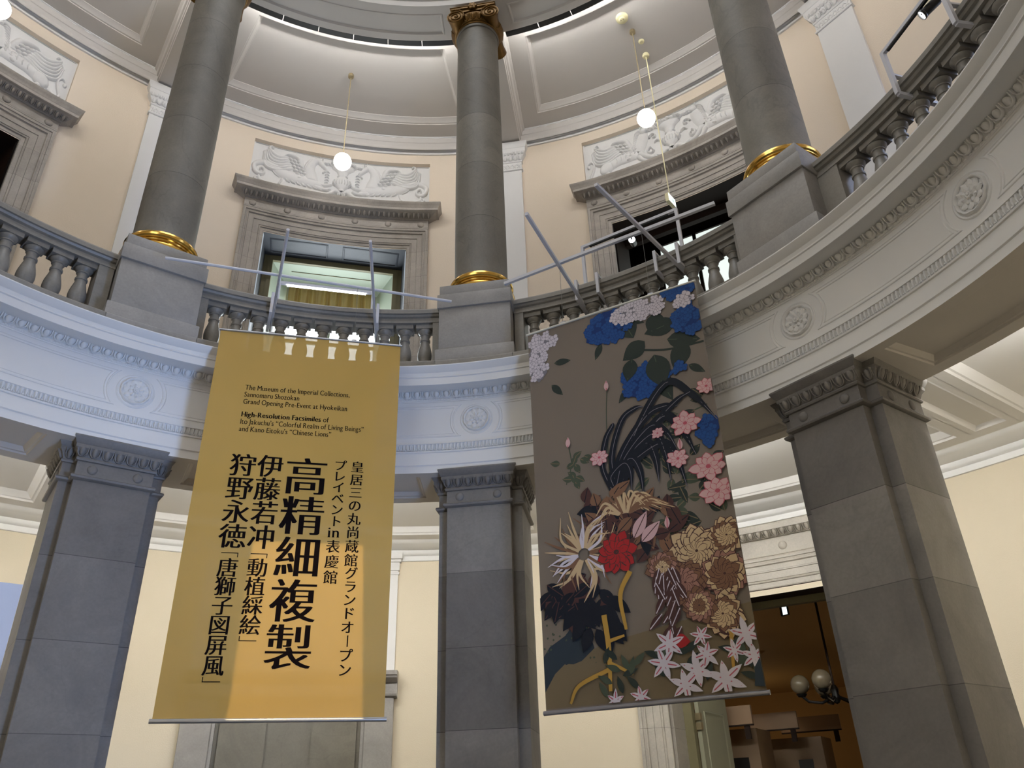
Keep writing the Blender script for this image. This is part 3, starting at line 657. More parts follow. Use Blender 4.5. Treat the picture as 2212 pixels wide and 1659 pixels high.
rows = []; random.seed(3)
ph = [random.uniform(0, 6) for _ in range(8)]
for i in range(9):
    z = .76-.42*i/8; row = []
    for j in range(161):
        x = -.76+1.50*j/160; row.append((x, -.035*(.35+.65*i/8)*sin(x*33+.6*sin(x*5+ph[0]))-.015*sin(x*61+ph[1])+.02, z+(.012*sin(x*9+ph[2]) if i == 0 else 0)-(.02*abs(sin(x*16)) if i == 8 else 0)))
    rows.append(row)
MB().grid(rows).build('valance', 'curtain', r, smooth=80)
# the two brown doorways
for d, th in ((d1, -22.5), (d3, 67.5)):
    ob = inr(d, 7.56, 5.8); reveal(ob, 'brown', X, X, 7.56, 8.10, 5.8, 10.15)
    mb = MB().box(-X, X, 8.0, 8.1, 10.02, 10.15); ob(mb, 'head', 'brown')
    rm = root('side_room', th, 8.1, 5.8, label='dark room behind the upper doorway', cat='room', kind='structure'); o2 = inr(rm, 8.1, 5.8)
    mb = MB().add([(-2.6, 8.1, 5.8), (2.6, 8.1, 5.8), (2.6, 9.5, 5.8), (-2.6, 9.5, 5.8), (-2.6, 8.1, 11.6), (2.6, 8.1, 11.6), (2.6, 9.5, 11.6), (-2.6, 9.5, 11.6)], [(0, 1, 2, 3), (4, 5, 6, 7), (2, 3, 7, 6), (0, 3, 7, 4), (1, 2, 6, 5)])
    o2(mb, 'lining', 'brown')
    mb = MB().box(-2.6, -X, 8.1, 8.12, 5.8, 11.6).box(X, 2.6, 8.1, 8.12, 5.8, 11.6).box(-X, X, 8.1, 8.12, 10.15, 11.6); o2(mb, 'front_lining', 'brown')
wd2 = struct('window_2', 'pale daylit window inside the doorway behind the exit sign', 'window')
for x0, x1 in ((-1.0, -.36), (-.30, .40), (.46, 1.2)):
    o = MB().box(x0, x1, 9.40, 9.42, 6.0, 10.86).build('pane', 'win2', wd2); o.rotation_euler = (0, 0, -rad(67.5))
o = MB().box(-.36, -.30, 9.36, 9.42, 6, 10.9).box(.40, .46, 9.36, 9.42, 6, 10.9).box(-1.06, 1.26, 9.36, 9.42, 10.86, 10.95).box(-1.06, -1.0, 9.36, 9.42, 6, 10.95).build('frame', 'brown', wd2); o.rotation_euler = (0, 0, -rad(67.5))

# ================================================================== reliefs over the upper doorways
def spline(pts, n=6):
    """Catmull-Rom through 2-D points"""
    P = [Vector((p[0], p[1])) for p in pts]; P = [2*P[0]-P[1]]+P+[2*P[-1]-P[-2]]; out = []
    for i in range(1, len(P)-2):
        for j in range(n):
            t = j/n; a, b, c, d = P[i-1:i+3]
            out.append(.5*((2*b)+(c-a)*t+(2*a-5*b+4*c-d)*t*t+(3*b-a-3*c+d)*t**3))
    return out+[P[-2]]
def lerp_list(v, n):
    v = v if hasattr(v, '__len__') else [v, v]
    return [v[int(min(i/(n-1)*(len(v)-1), len(v)-1.0001))]*(1-(i/(n-1)*(len(v)-1)) % 1 if i < n-1 else 0)+v[min(int(min(i/(n-1)*(len(v)-1), len(v)-1.0001))+1, len(v)-1)]*((i/(n-1)*(len(v)-1)) % 1 if i < n-1 else 1) for i in range(n)]
def ribbon(mb, place, pts, radii, h, k=6, base=0., closed=False):
    """raised stroke: half-round band along 2-D points"""
    q = spline(pts, k); n = len(q); rs = lerp_list(radii, n); rows = []
    prof = ((-1, 0), (-.8, .6), (-.4, .92), (0, 1), (.4, .92), (.8, .6), (1, 0)) if h else ((-1, 0), (1, 0))
    for i, p in enumerate(q):
        t = (q[min(i+1, n-1)]-q[max(i-1, 0)]); t = t.normalized() if t.length > 1e-9 else Vector((1, 0)); nn = Vector((-t.y, t.x))
        e = 1 if not h else min(1, .35+min(i, n-1-i)*.3)
        rows.append([place(p.x+nn.x*a*rs[i], p.y+nn.y*a*rs[i], base+b*h*e) for a, b in prof])
    return mb.grid(rows)
def dome(mb, place, c, rx, ry, h, a=0, n=14):
    rows = []
    for f, z in ((1, 0), (.92, .45), (.7, .8), (.4, .96), (.01, 1)):
        rows.append([place(c[0]+f*(rx*cos(b)*cos(a)-ry*sin(b)*sin(a)), c[1]+f*(rx*cos(b)*sin(a)+ry*sin(b)*cos(a)), z*h) for b in [2*pi*j/n for j in range(n)]])
    return mb.grid(rows, closed_v=True)
PW, PH = 7.655*rad(23.6), .918
def relief_place(sgn):
    return lambda x, y, out: C(deg(sgn*(x-.5)*PW/7.655), 7.655-out, 11.235+y*PH)
def scroll_pts(c, r0, r1, a0, turns, n=14):
    return [(c[0]+(r0+(r1-r0)*i/n)*cos(a0+turns*2*pi*i/n)/PW, c[1]+(r0+(r1-r0)*i/n)*sin(a0+turns*2*pi*i/n)/PH) for i in range(n+1)]
def rib(mb, P, pts, rad_m, h, k=6):
    """ribbon in panel fractions with radii in metres"""
    Q = lambda x, y, o: P(x/PW, y/PH, o)
    return ribbon(mb, Q, [(x*PW, y*PH) for x, y in pts], rad_m, h, k)
def dm(mb, P, c, rx, ry, h, a=0): Q = lambda x, y, o: P(x/PW, y/PH, o); return dome(mb, Q, (c[0]*PW, c[1]*PH), rx, ry, h, a)
def winged(P, horse):
    b = MB(); R = lambda *a, **k: rib(b, P, *a, **k); D_ = lambda *a: dm(b, P, *a)
    if horse:
        R([(.40, .22), (.34, .28), (.27, .33), (.19, .36), (.13, .46), (.085, .53), (.045, .51), (.018, .41), (.028, .27), (.055, .22), (.075, .27), (.07, .36), (.052, .37), (.05, .31)], [.07, .10, .115, .10, .075, .055, .045, .038, .03, .022, .014, .01], .05, k=8)   # body and curled tail
        R([(.33, .30), (.325, .45), (.315, .62), (.325, .78), (.355, .88), (.375, .87)], [.13, .115, .095, .075, .065, .05], .06)              # chest and neck
        R([(.352, .90), (.375, .82), (.395, .73), (.412, .66)], [.055, .052, .036, .026], .055); R([(.405, .66), (.39, .60), (.395, .585)], [.022, .016, .01], .04)
        R([(.365, .92), (.368, 1.0)], [.018, .004], .05); R([(.378, .90), (.384, .97)], [.014, .004], .05)
        R([(.345, .90), (.315, .84), (.295, .72), (.285, .60)], [.02, .03, .028, .012], .05)                                                      # mane
        R([(.345, .30), (.385, .27), (.425, .30), (.448, .34)], [.055, .042, .034, .02], .05); R([(.34, .22), (.38, .19), (.42, .17), (.44, .22)], [.05, .042, .03, .018], .05)
        for i in range(7): x = .19+.03*i; R([(x, .28-.012*i), (x+.012, .22-.010*i), (x+.028, .19-.008*i)], [.018, .02, .004], .035)      # fins
        R([(.175, .26), (.168, .16), (.16, .10), (.172, .08)], [.022, .018, .02, .008], .03)
        R([(.05, .22), (.055, .12), (.075, .08), (.10, .05)], [.02, .03, .026, .01], .03); R([(.05, .18), (.03, .10), (.05, .05)], [.016, .02, .008], .03)
        R([(.11, .42), (.135, .32), (.16, .26)], [.008, .014, .004], .025); R([(.315, .06), (.35, -.02), (.40, .0), (.42, .10)], [.012, .03, .03, .012], .03)
        w0, w1, tip = (.27, .60), (.215, .86), (.085, .94)
    else:
        R([(.305, .40), (.25, .36), (.19, .33), (.14, .28)], [.15, .12, .10, .11], .055); D_((.125, .25), .15, .12, .06, .9)                       # body, haunch
        for i in range(5): R([(.185+.026*i, .24+.022*i), (.19+.026*i, .32+.02*i), (.186+.026*i, .40+.012*i)], [.01, .022, .008], .066)
        R([(.12, .15), (.14, .06), (.17, .05), (.20, .045)], [.05, .036, .035, .02], .05)
        R([(.085, .16), (.05, .05), (.032, .12), (.048, .28), (.055, .42), (.04, .50), (.022, .46)], [.03, .028, .024, .022, .022, .018, .012], .04); D_((.022, .40), .03, .045, .035)
        R([(.30, .42), (.335, .62), (.35, .80)], [.15, .12, .085], .06); D_((.357, .86), .075, .065, .065)
        R([(.37, .88), (.395, .87), (.41, .80)], [.036, .026, .004], .05); R([(.372, .83), (.395, .80)], [.02, .005], .05); R([(.345, .92), (.335, 1.0)], [.02, .004], .04)
        for i in range(9):
            t = i/8; R([(.34-.03*t, .88-.40*t), (.318-.03*t, .86-.42*t), (.30-.02*t, .80-.42*t)], [.012, .02, .004], .062)
        R([(.32, .38), (.35, .24), (.385, .14), (.415, .12)], [.07, .042, .036, .03], .05); R([(.305, .32), (.325, .18), (.36, .07), (.395, .05)], [.06, .04, .034, .026], .045)
        for i in range(3): R([(.41, .12-.01*i), (.428, .10-.025*i)], [.012, .005], .05)
        w0, w1, tip = (.275, .52), (.205, .80), (.07, .84)
    R([w0, ((w0[0]+w1[0])/2+.012, (w0[1]+w1[1])/2+.08), w1, (w1[0]-.045, w1[1]-.03)], [.05, .05, .04, .012], .07)
    for i in range(6):                                     # long flight feathers curling up
        t = i/5; s0 = (w1[0]-.02+.030*t, w1[1]-.05-.24*t)
        e0 = (tip[0]-.018*t*(1.6 if horse else 1.2), tip[1]-.02-.10*t)
        mid = (s0[0]*.55+e0[0]*.45, min(s0[1], e0[1])-.05-.10*t)
        m2 = (e0[0]+.028-.01*t, mid[1]+.05)
        R([s0, mid, m2, e0]+([(tip[0]+.012, tip[1]+.03), (tip[0]+.022, tip[1]-.01)] if i == 0 else []), [.03, .032, .024, .012], .055)
    for r in range(3):                                     # small coverts
        for i in range(6-r):
            t = i/5; c = (w1[0]-.01+.012*i+.024*r, w1[1]-.10-.085*i-.05*r+.03*r); a = 2.6+.15*i
            dm(b, P, c, .05, .026, .062, a)
    return b
def urn(P, tall):
    b = MB(); R = lambda *a, **k: rib(b, P, *a, **k); D_ = lambda *a: dm(b, P, *a)
    prof = [(.10, .16), (.05, .20), (.05, .24), (.12, .30), (.155, .38), (.15, .44), (.10, .50), (.075, .54), (.10, .56), (.075, .60), (.11, .68), (.20, .75), (.205, .79)]
    rows = [[P(.5+w*sx/PW, y, .085*sqrt(max(0, 1-sx*sx))*(w/.155)**.5) for sx in [-1+2*j/12 for j in range(13)]] for w, y in prof]; b.grid(rows)
    for i in range(-3, 4): R([(.5+i*.040/PW, .30), (.5+i*.050/PW, .38), (.5+i*.042/PW, .46)], [.012, .02, .012], .10*(1-.07*abs(i)))
    R([(.5-.20/PW, .785), (.5, .80), (.5+.20/PW, .785)], [.018, .018], .10)
    for i in range(7): x = -.2+.066*i; D_((.5+x/PW, .87+.03*(i % 2)), .036, .036, .08)
    for s in (-1, 1):
        R([(.5+s*.0/PW, .12), (.5+s*.10/PW, .16), (.5+s*.18/PW, .10), (.5+s*.26/PW, .03)], [.045, .04, .045, .02], .06)
        R([(.5+s*.12/PW, .06), (.5+s*.22/PW, .0), (.5+s*.30/PW, .06)], [.03, .035, .015], .05); R([(.5+s*.05/PW, .14), (.5+s*.06/PW, .04)], [.03, .012], .06)
        if tall:
            for i in range(6): R([(.5+s*.27/PW-.013, .62-.07*i), (.5+s*.27/PW, .645-.07*i), (.5+s*.27/PW+.013, .62-.07*i)], [.006, .016, .006], .035)
        else:
            R(scroll_pts((.5+s*.30/PW, .62), .075, .015, 0 if s > 0 else pi, .9*s), [.02, .012], .05); R(scroll_pts((.5+s*.36/PW, .30), .085, .015, pi/2, -1.0*s), [.024, .012], .05)
            R([(.5+s*.17/PW, .45), (.5+s*.24/PW, .50), (.5+s*.30/PW, .46)], [.02, .022, .01], .05); R([(.5+s*.20/PW, .10), (.5+s*.30/PW, .16), (.5+s*.42/PW, .14)], [.02, .024, .01], .04)
        D_((.5+s*.30/PW, .84), .05, .03, .06); R([(.5+s*.20/PW, .80), (.5+s*.28/PW, .86), (.5+s*.34/PW, .80)], [.014, .018, .008], .05)
    return b
def make_relief(mid, horse, label):
    r = root('relief_panel', mid, 7.65, 11.235, label=label, cat='relief')
    ob = lambda mb, name, **k: shift(mb, 0, -7.65, -11.235).build(name, 'plaster', r, **k)
    mb = MB(); mb.grid([[C(-11.79+23.58*j/24, 7.657, z) for j in range(25)] for z in (11.236, 12.152)])
    fr = MB()
    for (x0, x1, y0, y1) in ((.0, .010, 0, 1), (.99, 1, 0, 1), (0, 1, .985, 1), (0, 1, 0, .03)):
        fr.grid([[relief_place(1)(x0+(x1-x0)*j/16, y, o) for j in range(17)] for y, o in ((y0, 0), (y0, .014), (y1, .014), (y1, 0))])
    ob(mb, 'ground_slab', smooth=0); ob(fr, 'border')
    for s in (1, -1): ob(winged(relief_place(s), horse), 'winged_horse' if horse else 'griffin', smooth=60)
    ob(urn(relief_place(1), horse), 'urn', smooth=50)
make_relief(22.5, True, 'white plaster relief of two winged horses and an urn above the curtained window')
make_relief(67.5, False, 'white plaster griffin relief with an urn behind the hanging globe and exit sign rod')
make_relief(-22.5, False, 'white plaster griffin relief above the dark brown upper doorway')

# ================================================================== lamps and small fittings under the gallery ceiling
def make_pendant(th, label):
    r = root('pendant_lamp', th, 6.19, 10.58, label=label, cat='lamp', group='globe pendants of the gallery')
    MB().ell((0, 0, .14), (.14, .14, .14), 24, 14).build('globe', 'globe', r, smooth=180)
    MB().lathe([(.001, .27), (.05, .27), (.055, .285), (.03, .30), (.012, .31), (.001, .315)]).build('cap', 'brass', r)
    MB().tube([(0, 0, .30), (0, 0, 2.10)], .0085, 8).build('rod', 'brass', r)
    MB().lathe([(.001, 2.155), (.045, 2.15), (.05, 2.12), (.046, 2.09), (.02, 2.075), (.001, 2.07)]).build('canopy', 'brass', r)
    p = point('bulb', (0, 0, 0), 28, (1, .90, .74), .14); p.parent = r; p.location = (0, 0, .14)
    return r
make_pendant(22.5, 'lit white globe pendant in front of the winged horse relief')
make_pendant(67.9, 'lit white globe pendant in front of the griffin and urn relief')
make_pendant(-22.3, 'lit white globe pendant over the dark brown upper doorway')
r = root('smoke_detector', 67.5, 5.88, 12.735, label='large cream round smoke detector on the ceiling above the globe pendant', cat='detector')
MB().lathe([(.001, -.07), (.045, -.07), (.05, -.065), (.055, -.05), (.085, -.045), (.095, -.035), (.10, 0)]).build('body', 'cream', r)
for s in (-1, 1): MB().ell((s*.02, -.01, -.07), (.012, .012, .006), 8, 4).build('sensor_dot', 'brass', r)
r = root('ceiling_sensor', 68.3, 6.46, 12.735, label='small round perforated sensor on the ceiling between lamp canopy and sign rod', cat='sensor')
MB().lathe([(.001, -.03), (.032, -.03), (.045, -.02), (.05, 0)]).build('body', 'cream', r)
r = root('exit_sign', 67.93, 6.74, 9.42, label='small lit exit sign with green arrow hanging on a long cream rod', cat='sign')
r.rotation_euler = (0, 0, -rad(67.93+TH0)-rad(7))
MB().box(-.028, .026, -.11, .11, 0, .15).build('housing', 'cream', r)
MB().box(.0262, .029, -.108, .108, .004, .146).build('lit_face', 'sign', r)
mb = MB().add([(.0295, -.04, .085), (.0295, .025, .085), (.0295, .025, .107), (.0295, .065, .075), (.0295, .025, .043), (.0295, .025, .065), (.0295, -.04, .065)], [(0, 1, 2, 3, 4, 5, 6)]); mb.build('arrow', 'green', r)
MB().tube([(0, 0, .15), (0, 0, 3.25)], .009, 8).build('rod', 'cream', r); MB().lathe([(.001, 3.24), (.05, 3.25), (.06, 3.29), (.05, 3.315), (.001, 3.316)]).build('canopy', 'cream', r)

# ================================================================== white metal frames on the handrails, lamps, banner hangers
def local_xy(u, v, z): return (v, u-4.69, z-5.8)
def frame_root(name, mid, label, cat, **k): return root(name, mid, 4.69, 5.8, label=label, cat=cat, **k)
def clamp(r, v, u0=4.47, zb=6.632, m='wmetal', back=4.88):
    mb = MB(); L = lambda u, z: local_xy(u, v*(u/4.47), z)
    mb.bar(L(u0, zb-.015), L(u0, 6.892), .033, .033, (0, 1, 0)); mb.bar(L(u0, 6.875), L(u0+.17, 6.875), .033, .022); mb.bar(L(u0, zb), L(back, zb), .033, .033)
    return mb.build('clamp', m, r)
def hanger(mid, arms, cross, round_, clamps, label):
    r = frame_root('banner_hanger', mid, label, 'hanger')
    for (un, vn), (uf, vf) in arms:
        a, b = local_xy(un, vn, 6.632), local_xy(uf, vf, 6.632)
        (MB().tube([a, b], .0165, 8) if round_ else MB().bar(a, b, .034, .034)).build('arm', 'wmetal', r)
    a, b = [local_xy(u, v, 6.665) for u, v in cross]
    (MB().tube([a, b], .0165, 10) if round_ else MB().bar(a, b, .034, .034)).build('crossbar', 'wmetal', r)
    for v in clamps: clamp(r, v)
    return r
hanger(22.5, (((2.987, -.387), (4.90, -.605)), ((3.004, .406), (4.90, .627))), ((3.727, -1.605), (3.927, 1.382)), True, (-.585, .60), 'white tube hanger over the winged-horse bay holding the yellow banner')
hanger(67.5, (((2.919, -.332), (4.90, -.600)), ((2.928, .404), (4.90, .660))), ((3.804, -1.125), (3.822, 1.24)), False, (-.575, .635, -.312, .38), 'white square-tube hanger holding the painted flower banner')
def light_frame(mid, a0, a1, R, z0, z1, label, strip, claw=False):
    r = frame_root('light_stand', mid, label, 'light frame'); L = lambda a, z, RR=R: (C(a, RR, 0)[0], C(a, RR, 0)[1]-4.69, z-5.8)
    for a in (a0, a1):
        mb = MB().bar(L(a, z0), L(a, z1+.015), .035, .035, (0, 1, 0))
        if claw: mb.bar(L(a, z0), L(a, z0, 4.86), .035, .035); mb.bar(L(a, 6.875), L(a, 6.875, R+.17), .035, .02)
        mb.build('leg', 'wmetal', r)
    MB().bar(L(a0, z1), L(a1, z1), .035, .035).build('beam', 'wmetal', r)
    A, B = Vector(L(a0, z1-.028)), Vector(L(a1, z1-.028))
    MB().bar(A.lerp(B, .08), A.lerp(B, .92), .022, .012).build('led_strip' if strip else 'track', 'led2' if strip else 'black', r)
light_frame(22.5, -6.78, 6.7, 4.64, 6.85, 7.14, 'white frame with a lit strip on the handrail below the gold curtain', True)
light_frame(67.5, -6.4, 8.15, 4.65, 6.85, 7.445, 'white frame with black lamp track on the handrail below the exit sign', False)
light_frame(112.5, -3.8, 4.7, 4.47, 6.655, 7.14, 'white frame clamped to the sweeping balustrade beside the lone pilaster', False, True)
def spot(th, R, z, d, label, ln=.16):
    r = root('spotlight', th, R, z, label=label, cat='spotlight'); d = Vector(d).normalized(); q = d.to_track_quat('Z', 'Y').to_matrix()
    tr = lambda mb: setattr(mb, 'v', [tuple(q @ Vector(p)) for p in mb.v]) or mb
    tr(MB().lathe([(.001, -ln), (.03, -ln), (.038, -ln+.02), (.038, -.01), (.044, 0), (.044, .015), (.038, .015), (.036, -.005), (.001, -.006)], n=20)).build('body', 'black', r)
    tr(MB().lathe([(.001, .006), (.036, .006), (.036, -.004)], n=20)).build('lens', 'lens', r)
    MB().bar((0, 0, .0), (0, 0, .09), .02, .03, (0, 1, 0)).build('bracket', 'black', r)
spot(68.8, 4.61, 7.27, (.25, -1, -.35), 'black spotlight with lit lens on the frame below the exit sign')
spot(114.5, 4.47, 7.05, (-.62, -.6, -.5), 'black spotlight with lit lens on the sweeping balustrade frame')

# ================================================================== hanging banners
GL = {}
def glyph(ch, off=0.):
    if (ch, off) in GL: return GL[(ch, off)]
    c = bpy.data.curves.new('glyph', 'FONT'); c.body = ch; c.size = 1; c.resolution_u = 5; c.offset = off
    o = bpy.data.objects.new('glyph', c); COL.objects.link(o); dg = bpy.context.evaluated_depsgraph_get(); dg.update()
    me = bpy.data.meshes.new_from_object(o.evaluated_get(dg))
    vs = [(v.co.x, v.co.y) for v in me.vertices]; fs = [tuple(p.vertices) for p in me.polygons]
    bpy.data.objects.remove(o); bpy.data.curves.remove(c); bpy.data.meshes.remove(me); GL[(ch, off)] = (vs, fs); return vs, fs
def put(mb, place, ch, cx, cy, em, bold=.0, off=0., sx=1., rot=False, center=True, serif=0):
    """one printed character; bold widens the upright strokes only, as in a serif CJK face"""
    vs, fs = glyph(ch, off)
    if not vs: return
    if center: ox, oy = .5, .38
    else: ox = oy = 0
    n = 9 if bold else 1
    for i in range(n):
        d = 0 if n == 1 else bold*(2*i/(n-1)-1)
        pts = [((x-ox)*sx+d, y-oy) for x, y in vs]
        if rot: pts = [(y, -x) for x, y in pts]
        mb.add([place(cx+x*em, cy-y*em, .0012+.00003*i) for x, y in pts], fs)
    if serif:
        from collections import Counter
        ec = Counter(tuple(sorted((f[i], f[(i+1) % len(f)]))) for f in fs for i in range(len(f)))
        for (a, b), k in ec.items():
            if k != 1: continue
            (x0, y0), (x1, y1) = vs[a], vs[b]
            if abs(y0-y1) > .004 or not .035 < abs(x1-x0) < .14: continue
            y = y0
            if not any(abs(y-t) < .012 for t in (0, .682, .449, -.205)): continue
            lo, hi = min(x0, x1)-.05, max(x0, x1)+.05; up = -1 if y < .2 else 1; t = .028*up
            if y > .2 and ch in 'hklbdinmrupjfLI' and ch not in 'LI': hi -= .05           # flag serifs on lower case heads
            mb.add([place(cx+((x-ox)*sx)*em, cy-(yy-oy)*em, .0013) for x, yy in ((lo, y), (hi, y), (hi, y-t), (lo, y-t))], [(0, 1, 2, 3)])
def vertical(mb, place, s, x, y0, pitch, em, **k):
    for i, ch in enumerate(s):
        y = y0+pitch*i
        if ch == 'ー': put(mb, place, ch, x+.06*em, y, em, rot=True, **{**k, 'bold': 0, 'off': 0})
        else: put(mb, place, ch, x, y, em, **k)
def corner(mb, place, x, y, w, h, t, opening):
    R = lambda x0, x1, y0, y1: mb.add([place(a, b, .0012) for a, b in ((x0, y0), (x1, y0), (x1, y1), (x0, y1))], [(0, 1, 2, 3)])
    if opening: R(x-w/2, x+w/2, y-t/2, y+t/2); R(x+w/2-t, x+w/2, y, y+h)
    else: R(x-w/2, x+w/2, y-t/2, y+t/2); R(x-w/2, x-w/2+t, y-h, y)
def line(mb, place, s, x, y, width, em, bold=.012, off=-.006):
    adv = {}
    cx = 0; pos = []
    def advance(ch):
        if ch == ' ': return .26
        vs, _ = glyph(ch); return max(v[0] for v in vs)+(.055 if ch not in "'’“”,.-" else .07)
    for ch, b in s: pos.append(cx); cx += advance(ch)+(.02 if b else 0)
    f = width/(cx*em)
    for (ch, b), p in zip(s, pos):
        if ch != ' ': put(mb, place, ch, x+p*em*f, y, em, bold=bold+(.022 if b else 0), off=off, sx=f, center=False, serif=1)
def make_banner(cx, cy, zt, az, wd, ht, cloth, label, rods, K):
    r = root('hanging_banner', loc=(cx, cy, zt), label=label, cat='banner'); r.rotation_euler = (0, 0, az)
    mb = MB(); n, m = 24, 36
    bow = lambda s, t: .006*sin(pi*s)*sin(2*pi*t+.5)+.004*sin(7*s)*exp_(t)
    exp_ = lambda t: math.exp(-6*t)
    for k in (0, 1): mb.grid([[(K*wd*(s/n-.5), bow(s/n, t/m)+.0006*k, -K*ht*t/m) for s in range(n+1)] for t in range(m+1)])
    mb.build('cloth', cloth, r, smooth=80)
    for z, nm, e, rr, mt in ((0, 'top_rod', .016, .012, rods[0]), (-ht*K, 'bottom_rod', .02, .018, rods[1])):
        MB().tube([(-K*wd/2-e, 0, z), (K*wd/2+e, 0, z)], rr, 12).build(nm, mt, r)
    place = lambda s, t, out: (K*(s-wd/2), bow(s/wd, t/ht)-out-.0004, -K*t)
    return r, place
def wires(r, mid, cross, ss, wd, zt, K):
    """thin wires straight up to the crossbar"""
    fr = Matrix.Translation(W(mid, 0, 0)) @ Matrix.Rotation(-rad(mid+TH0), 4, 'Z')
    a, b = [fr @ Vector((v, u, 6.665)) for u, v in cross]; wd *= K; ss = [x*K for x in ss]; inv = (Matrix.Translation(r.location) @ Matrix.Rotation(r.rotation_euler.z, 4, 'Z')).inverted()
    for s in ss:
        p = (r.matrix_basis if False else (Matrix.Translation(r.location) @ Matrix.Rotation(r.rotation_euler.z, 4, 'Z'))) @ Vector((s-wd/2, 0, 0))
        d = (b-a); t = ((p-a).x*d.x+(p-a).y*d.y)/(d.x*d.x+d.y*d.y); q = a+d*t
        MB().tube([(s-wd/2, 0, .008), inv @ q], .0022, 5).build('wire', 'wire', r)
    for s in ss: MB().box(s-wd/2-.025, s-wd/2+.025, -.008, .008, .0, .022).build('clip', 'steel', r)
rb, PB = make_banner(-1.290, 3.598, 5.942, .314, 1.695, 3.428, 'yellow', 'yellow hanging banner printed with black text', ('steel', 'steel'), K1)
wires(rb, 22.5, ((3.727, -1.605), (3.927, 1.382)), (.46, 1.24), 1.695, 5.942, K1)
mb = MB()
vertical(mb, PB, '高精細複製', .918, 1.437, .3630, .378, bold=.030, off=-.008)
vertical(mb, PB, '伊藤若冲', .605, 1.360, .2150, .226, bold=.026, off=-.005)
vertical(mb, PB, '動植綵絵', .605, 2.264, .1540, .166, bold=.025, off=-.005)
vertical(mb, PB, '狩野永徳', .375, 1.363, .2140, .226, bold=.026, off=-.005)
vertical(mb, PB, '唐獅子図屏風', .373, 2.271, .1524, .166, bold=.025, off=-.005)
vertical(mb, PB, '皇居三の丸尚蔵館', 1.357, 1.322, .1222, .118, bold=.026, off=-.006); vertical(mb, PB, 'グランドオープン', 1.366, 2.289, .1105, .112, bold=.022, off=-.002)
vertical(mb, PB, 'プレイベント', 1.205, 1.316, .1045, .112, bold=.022, off=-.002); vertical(mb, PB, '表慶館', 1.198, 2.064, .1315, .122, bold=.026, off=-.006)
for i, ch in enumerate('in'): put(mb, PB, ch, 1.142+.036*i, 1.985, .135, bold=.02, off=-.004, center=False, serif=1)
for x, y in ((.605, 2.150), (.373, 2.150)): corner(mb, PB, x, y, .135, .035, .007, True)
for x, y in ((.60, 2.848), (.372, 3.153)): corner(mb, PB, x, y, .135, .035, .007, False)
T = lambda s, b=False: [(c, b) for c in s]
for s, y, wdt in ((T('The Museum of the Imperial Collections,'), .619, .947), (T('Sannomaru Shozokan'), .692, .492), (T('Grand Opening Pre-Event at Hyokeikan'), .765, .932),
                (T('High-Resolution Facsimiles', True)+T(' of'), .895, .776), (T("Ito Jakuchu’s “Colorful Realm of Living Beings”"), .968, 1.097), (T("and Kano Eitoku’s “Chinese Lions”"), 1.041, .808)):
    line(mb, PB, s, .295, y, wdt, .073)
mb.build('lettering', 'ink', rb, smooth=0)

# the painted banner: a plain flower painting
rp, PP = make_banner(1.718, 3.391, 5.885, -.424, 1.668, 3.407, 'taupe', 'brown hanging banner painted with blue, white and pink flowers', ('rod', 'greyrod'), 1.0557)
wires(rp, 67.5, ((3.804, -1.125), (3.822, 1.24)), (.38, 1.26), 1.668, 5.885, 1.0557)
PAL = [('white_paint', (198, 190, 196)), ('grey_line', (120, 116, 122)), ('blue_paint', (28, 70, 128)), ('deep_blue', (22, 50, 104)), ('leaf_paint', (70, 78, 62)), ('dark_leaf', (44, 52, 46)), ('night_paint', (20, 24, 34)), ('pink_paint', (196, 160, 158)),
       ('rose_paint', (176, 84, 96)), ('tan_paint', (190, 164, 126)), ('umber_paint', (74, 48, 44)), ('red_paint', (156, 36, 38)), ('ochre_paint', (172, 134, 60)), ('rosy_brown', (150, 110, 96)), ('rock_paint', (44, 54, 62)), ('earth_paint', (112, 98, 74)), ('brown_paint', (120, 88, 66))]
PI = {}
for i, (n, c) in enumerate(PAL): M[n] = plain(n, srgb(*c), .65, spec=.2); PI[n] = i
art = MB(); LAY = [0]; random.seed(11)
def ink(c): art.cur = PI[c]; LAY[0] += 1
def pl_(s, t): return PP(min(1.666, max(.002, s)), min(3.38, max(.012, t)), .0008+.000004*LAY[0])
def poly(c, pts):
    if all(p[0] < 0 or p[0] > 1.668 or p[1] > 3.39 for p in pts): return
    ink(c); art.add([pl_(*p) for p in pts], [tuple(range(len(pts)))])
def leaf(c, x, y, a, ln, wd, vein=None):
    pts = [(x+cos(a)*ln*t-sin(a)*s*wd*sin(pi*t**.8), y+sin(a)*ln*t+cos(a)*s*wd*sin(pi*t**.8)) for s, ts in ((1, [i/8 for i in range(9)]), (-1, [1-i/8 for i in range(1, 8)])) for t in ts]
    poly(c, pts)
    if vein: stroke(vein, [(x, y), (x+cos(a)*ln*.9, y+sin(a)*ln*.9)], .0035)
def stroke(c, pts, w_):
    ink(c); ribbon(art, lambda x, y, o: pl_(x, y), pts, w_, 0)
def floret(c, edge, x, y, r):
    a0 = random.uniform(0, 1.5)
    for i in range(4): a = a0+i*pi/2; q = [(x+r*.62*cos(a)+r*.60*cos(b), y+r*.62*sin(a)+r*.60*sin(b)) for b in [2*pi*j/9 for j in range(9)]]; q2 = [(x+r*.62*cos(a)+r*.52*cos(b), y+r*.62*sin(a)+r*.52*sin(b)) for b in [2*pi*j/9 for j in range(9)]]; poly(edge, q); poly(c, q2)
    poly(edge, [(x+r*.12*cos(b), y+r*.12*sin(b)) for b in [2*pi*j/6 for j in range(6)]])
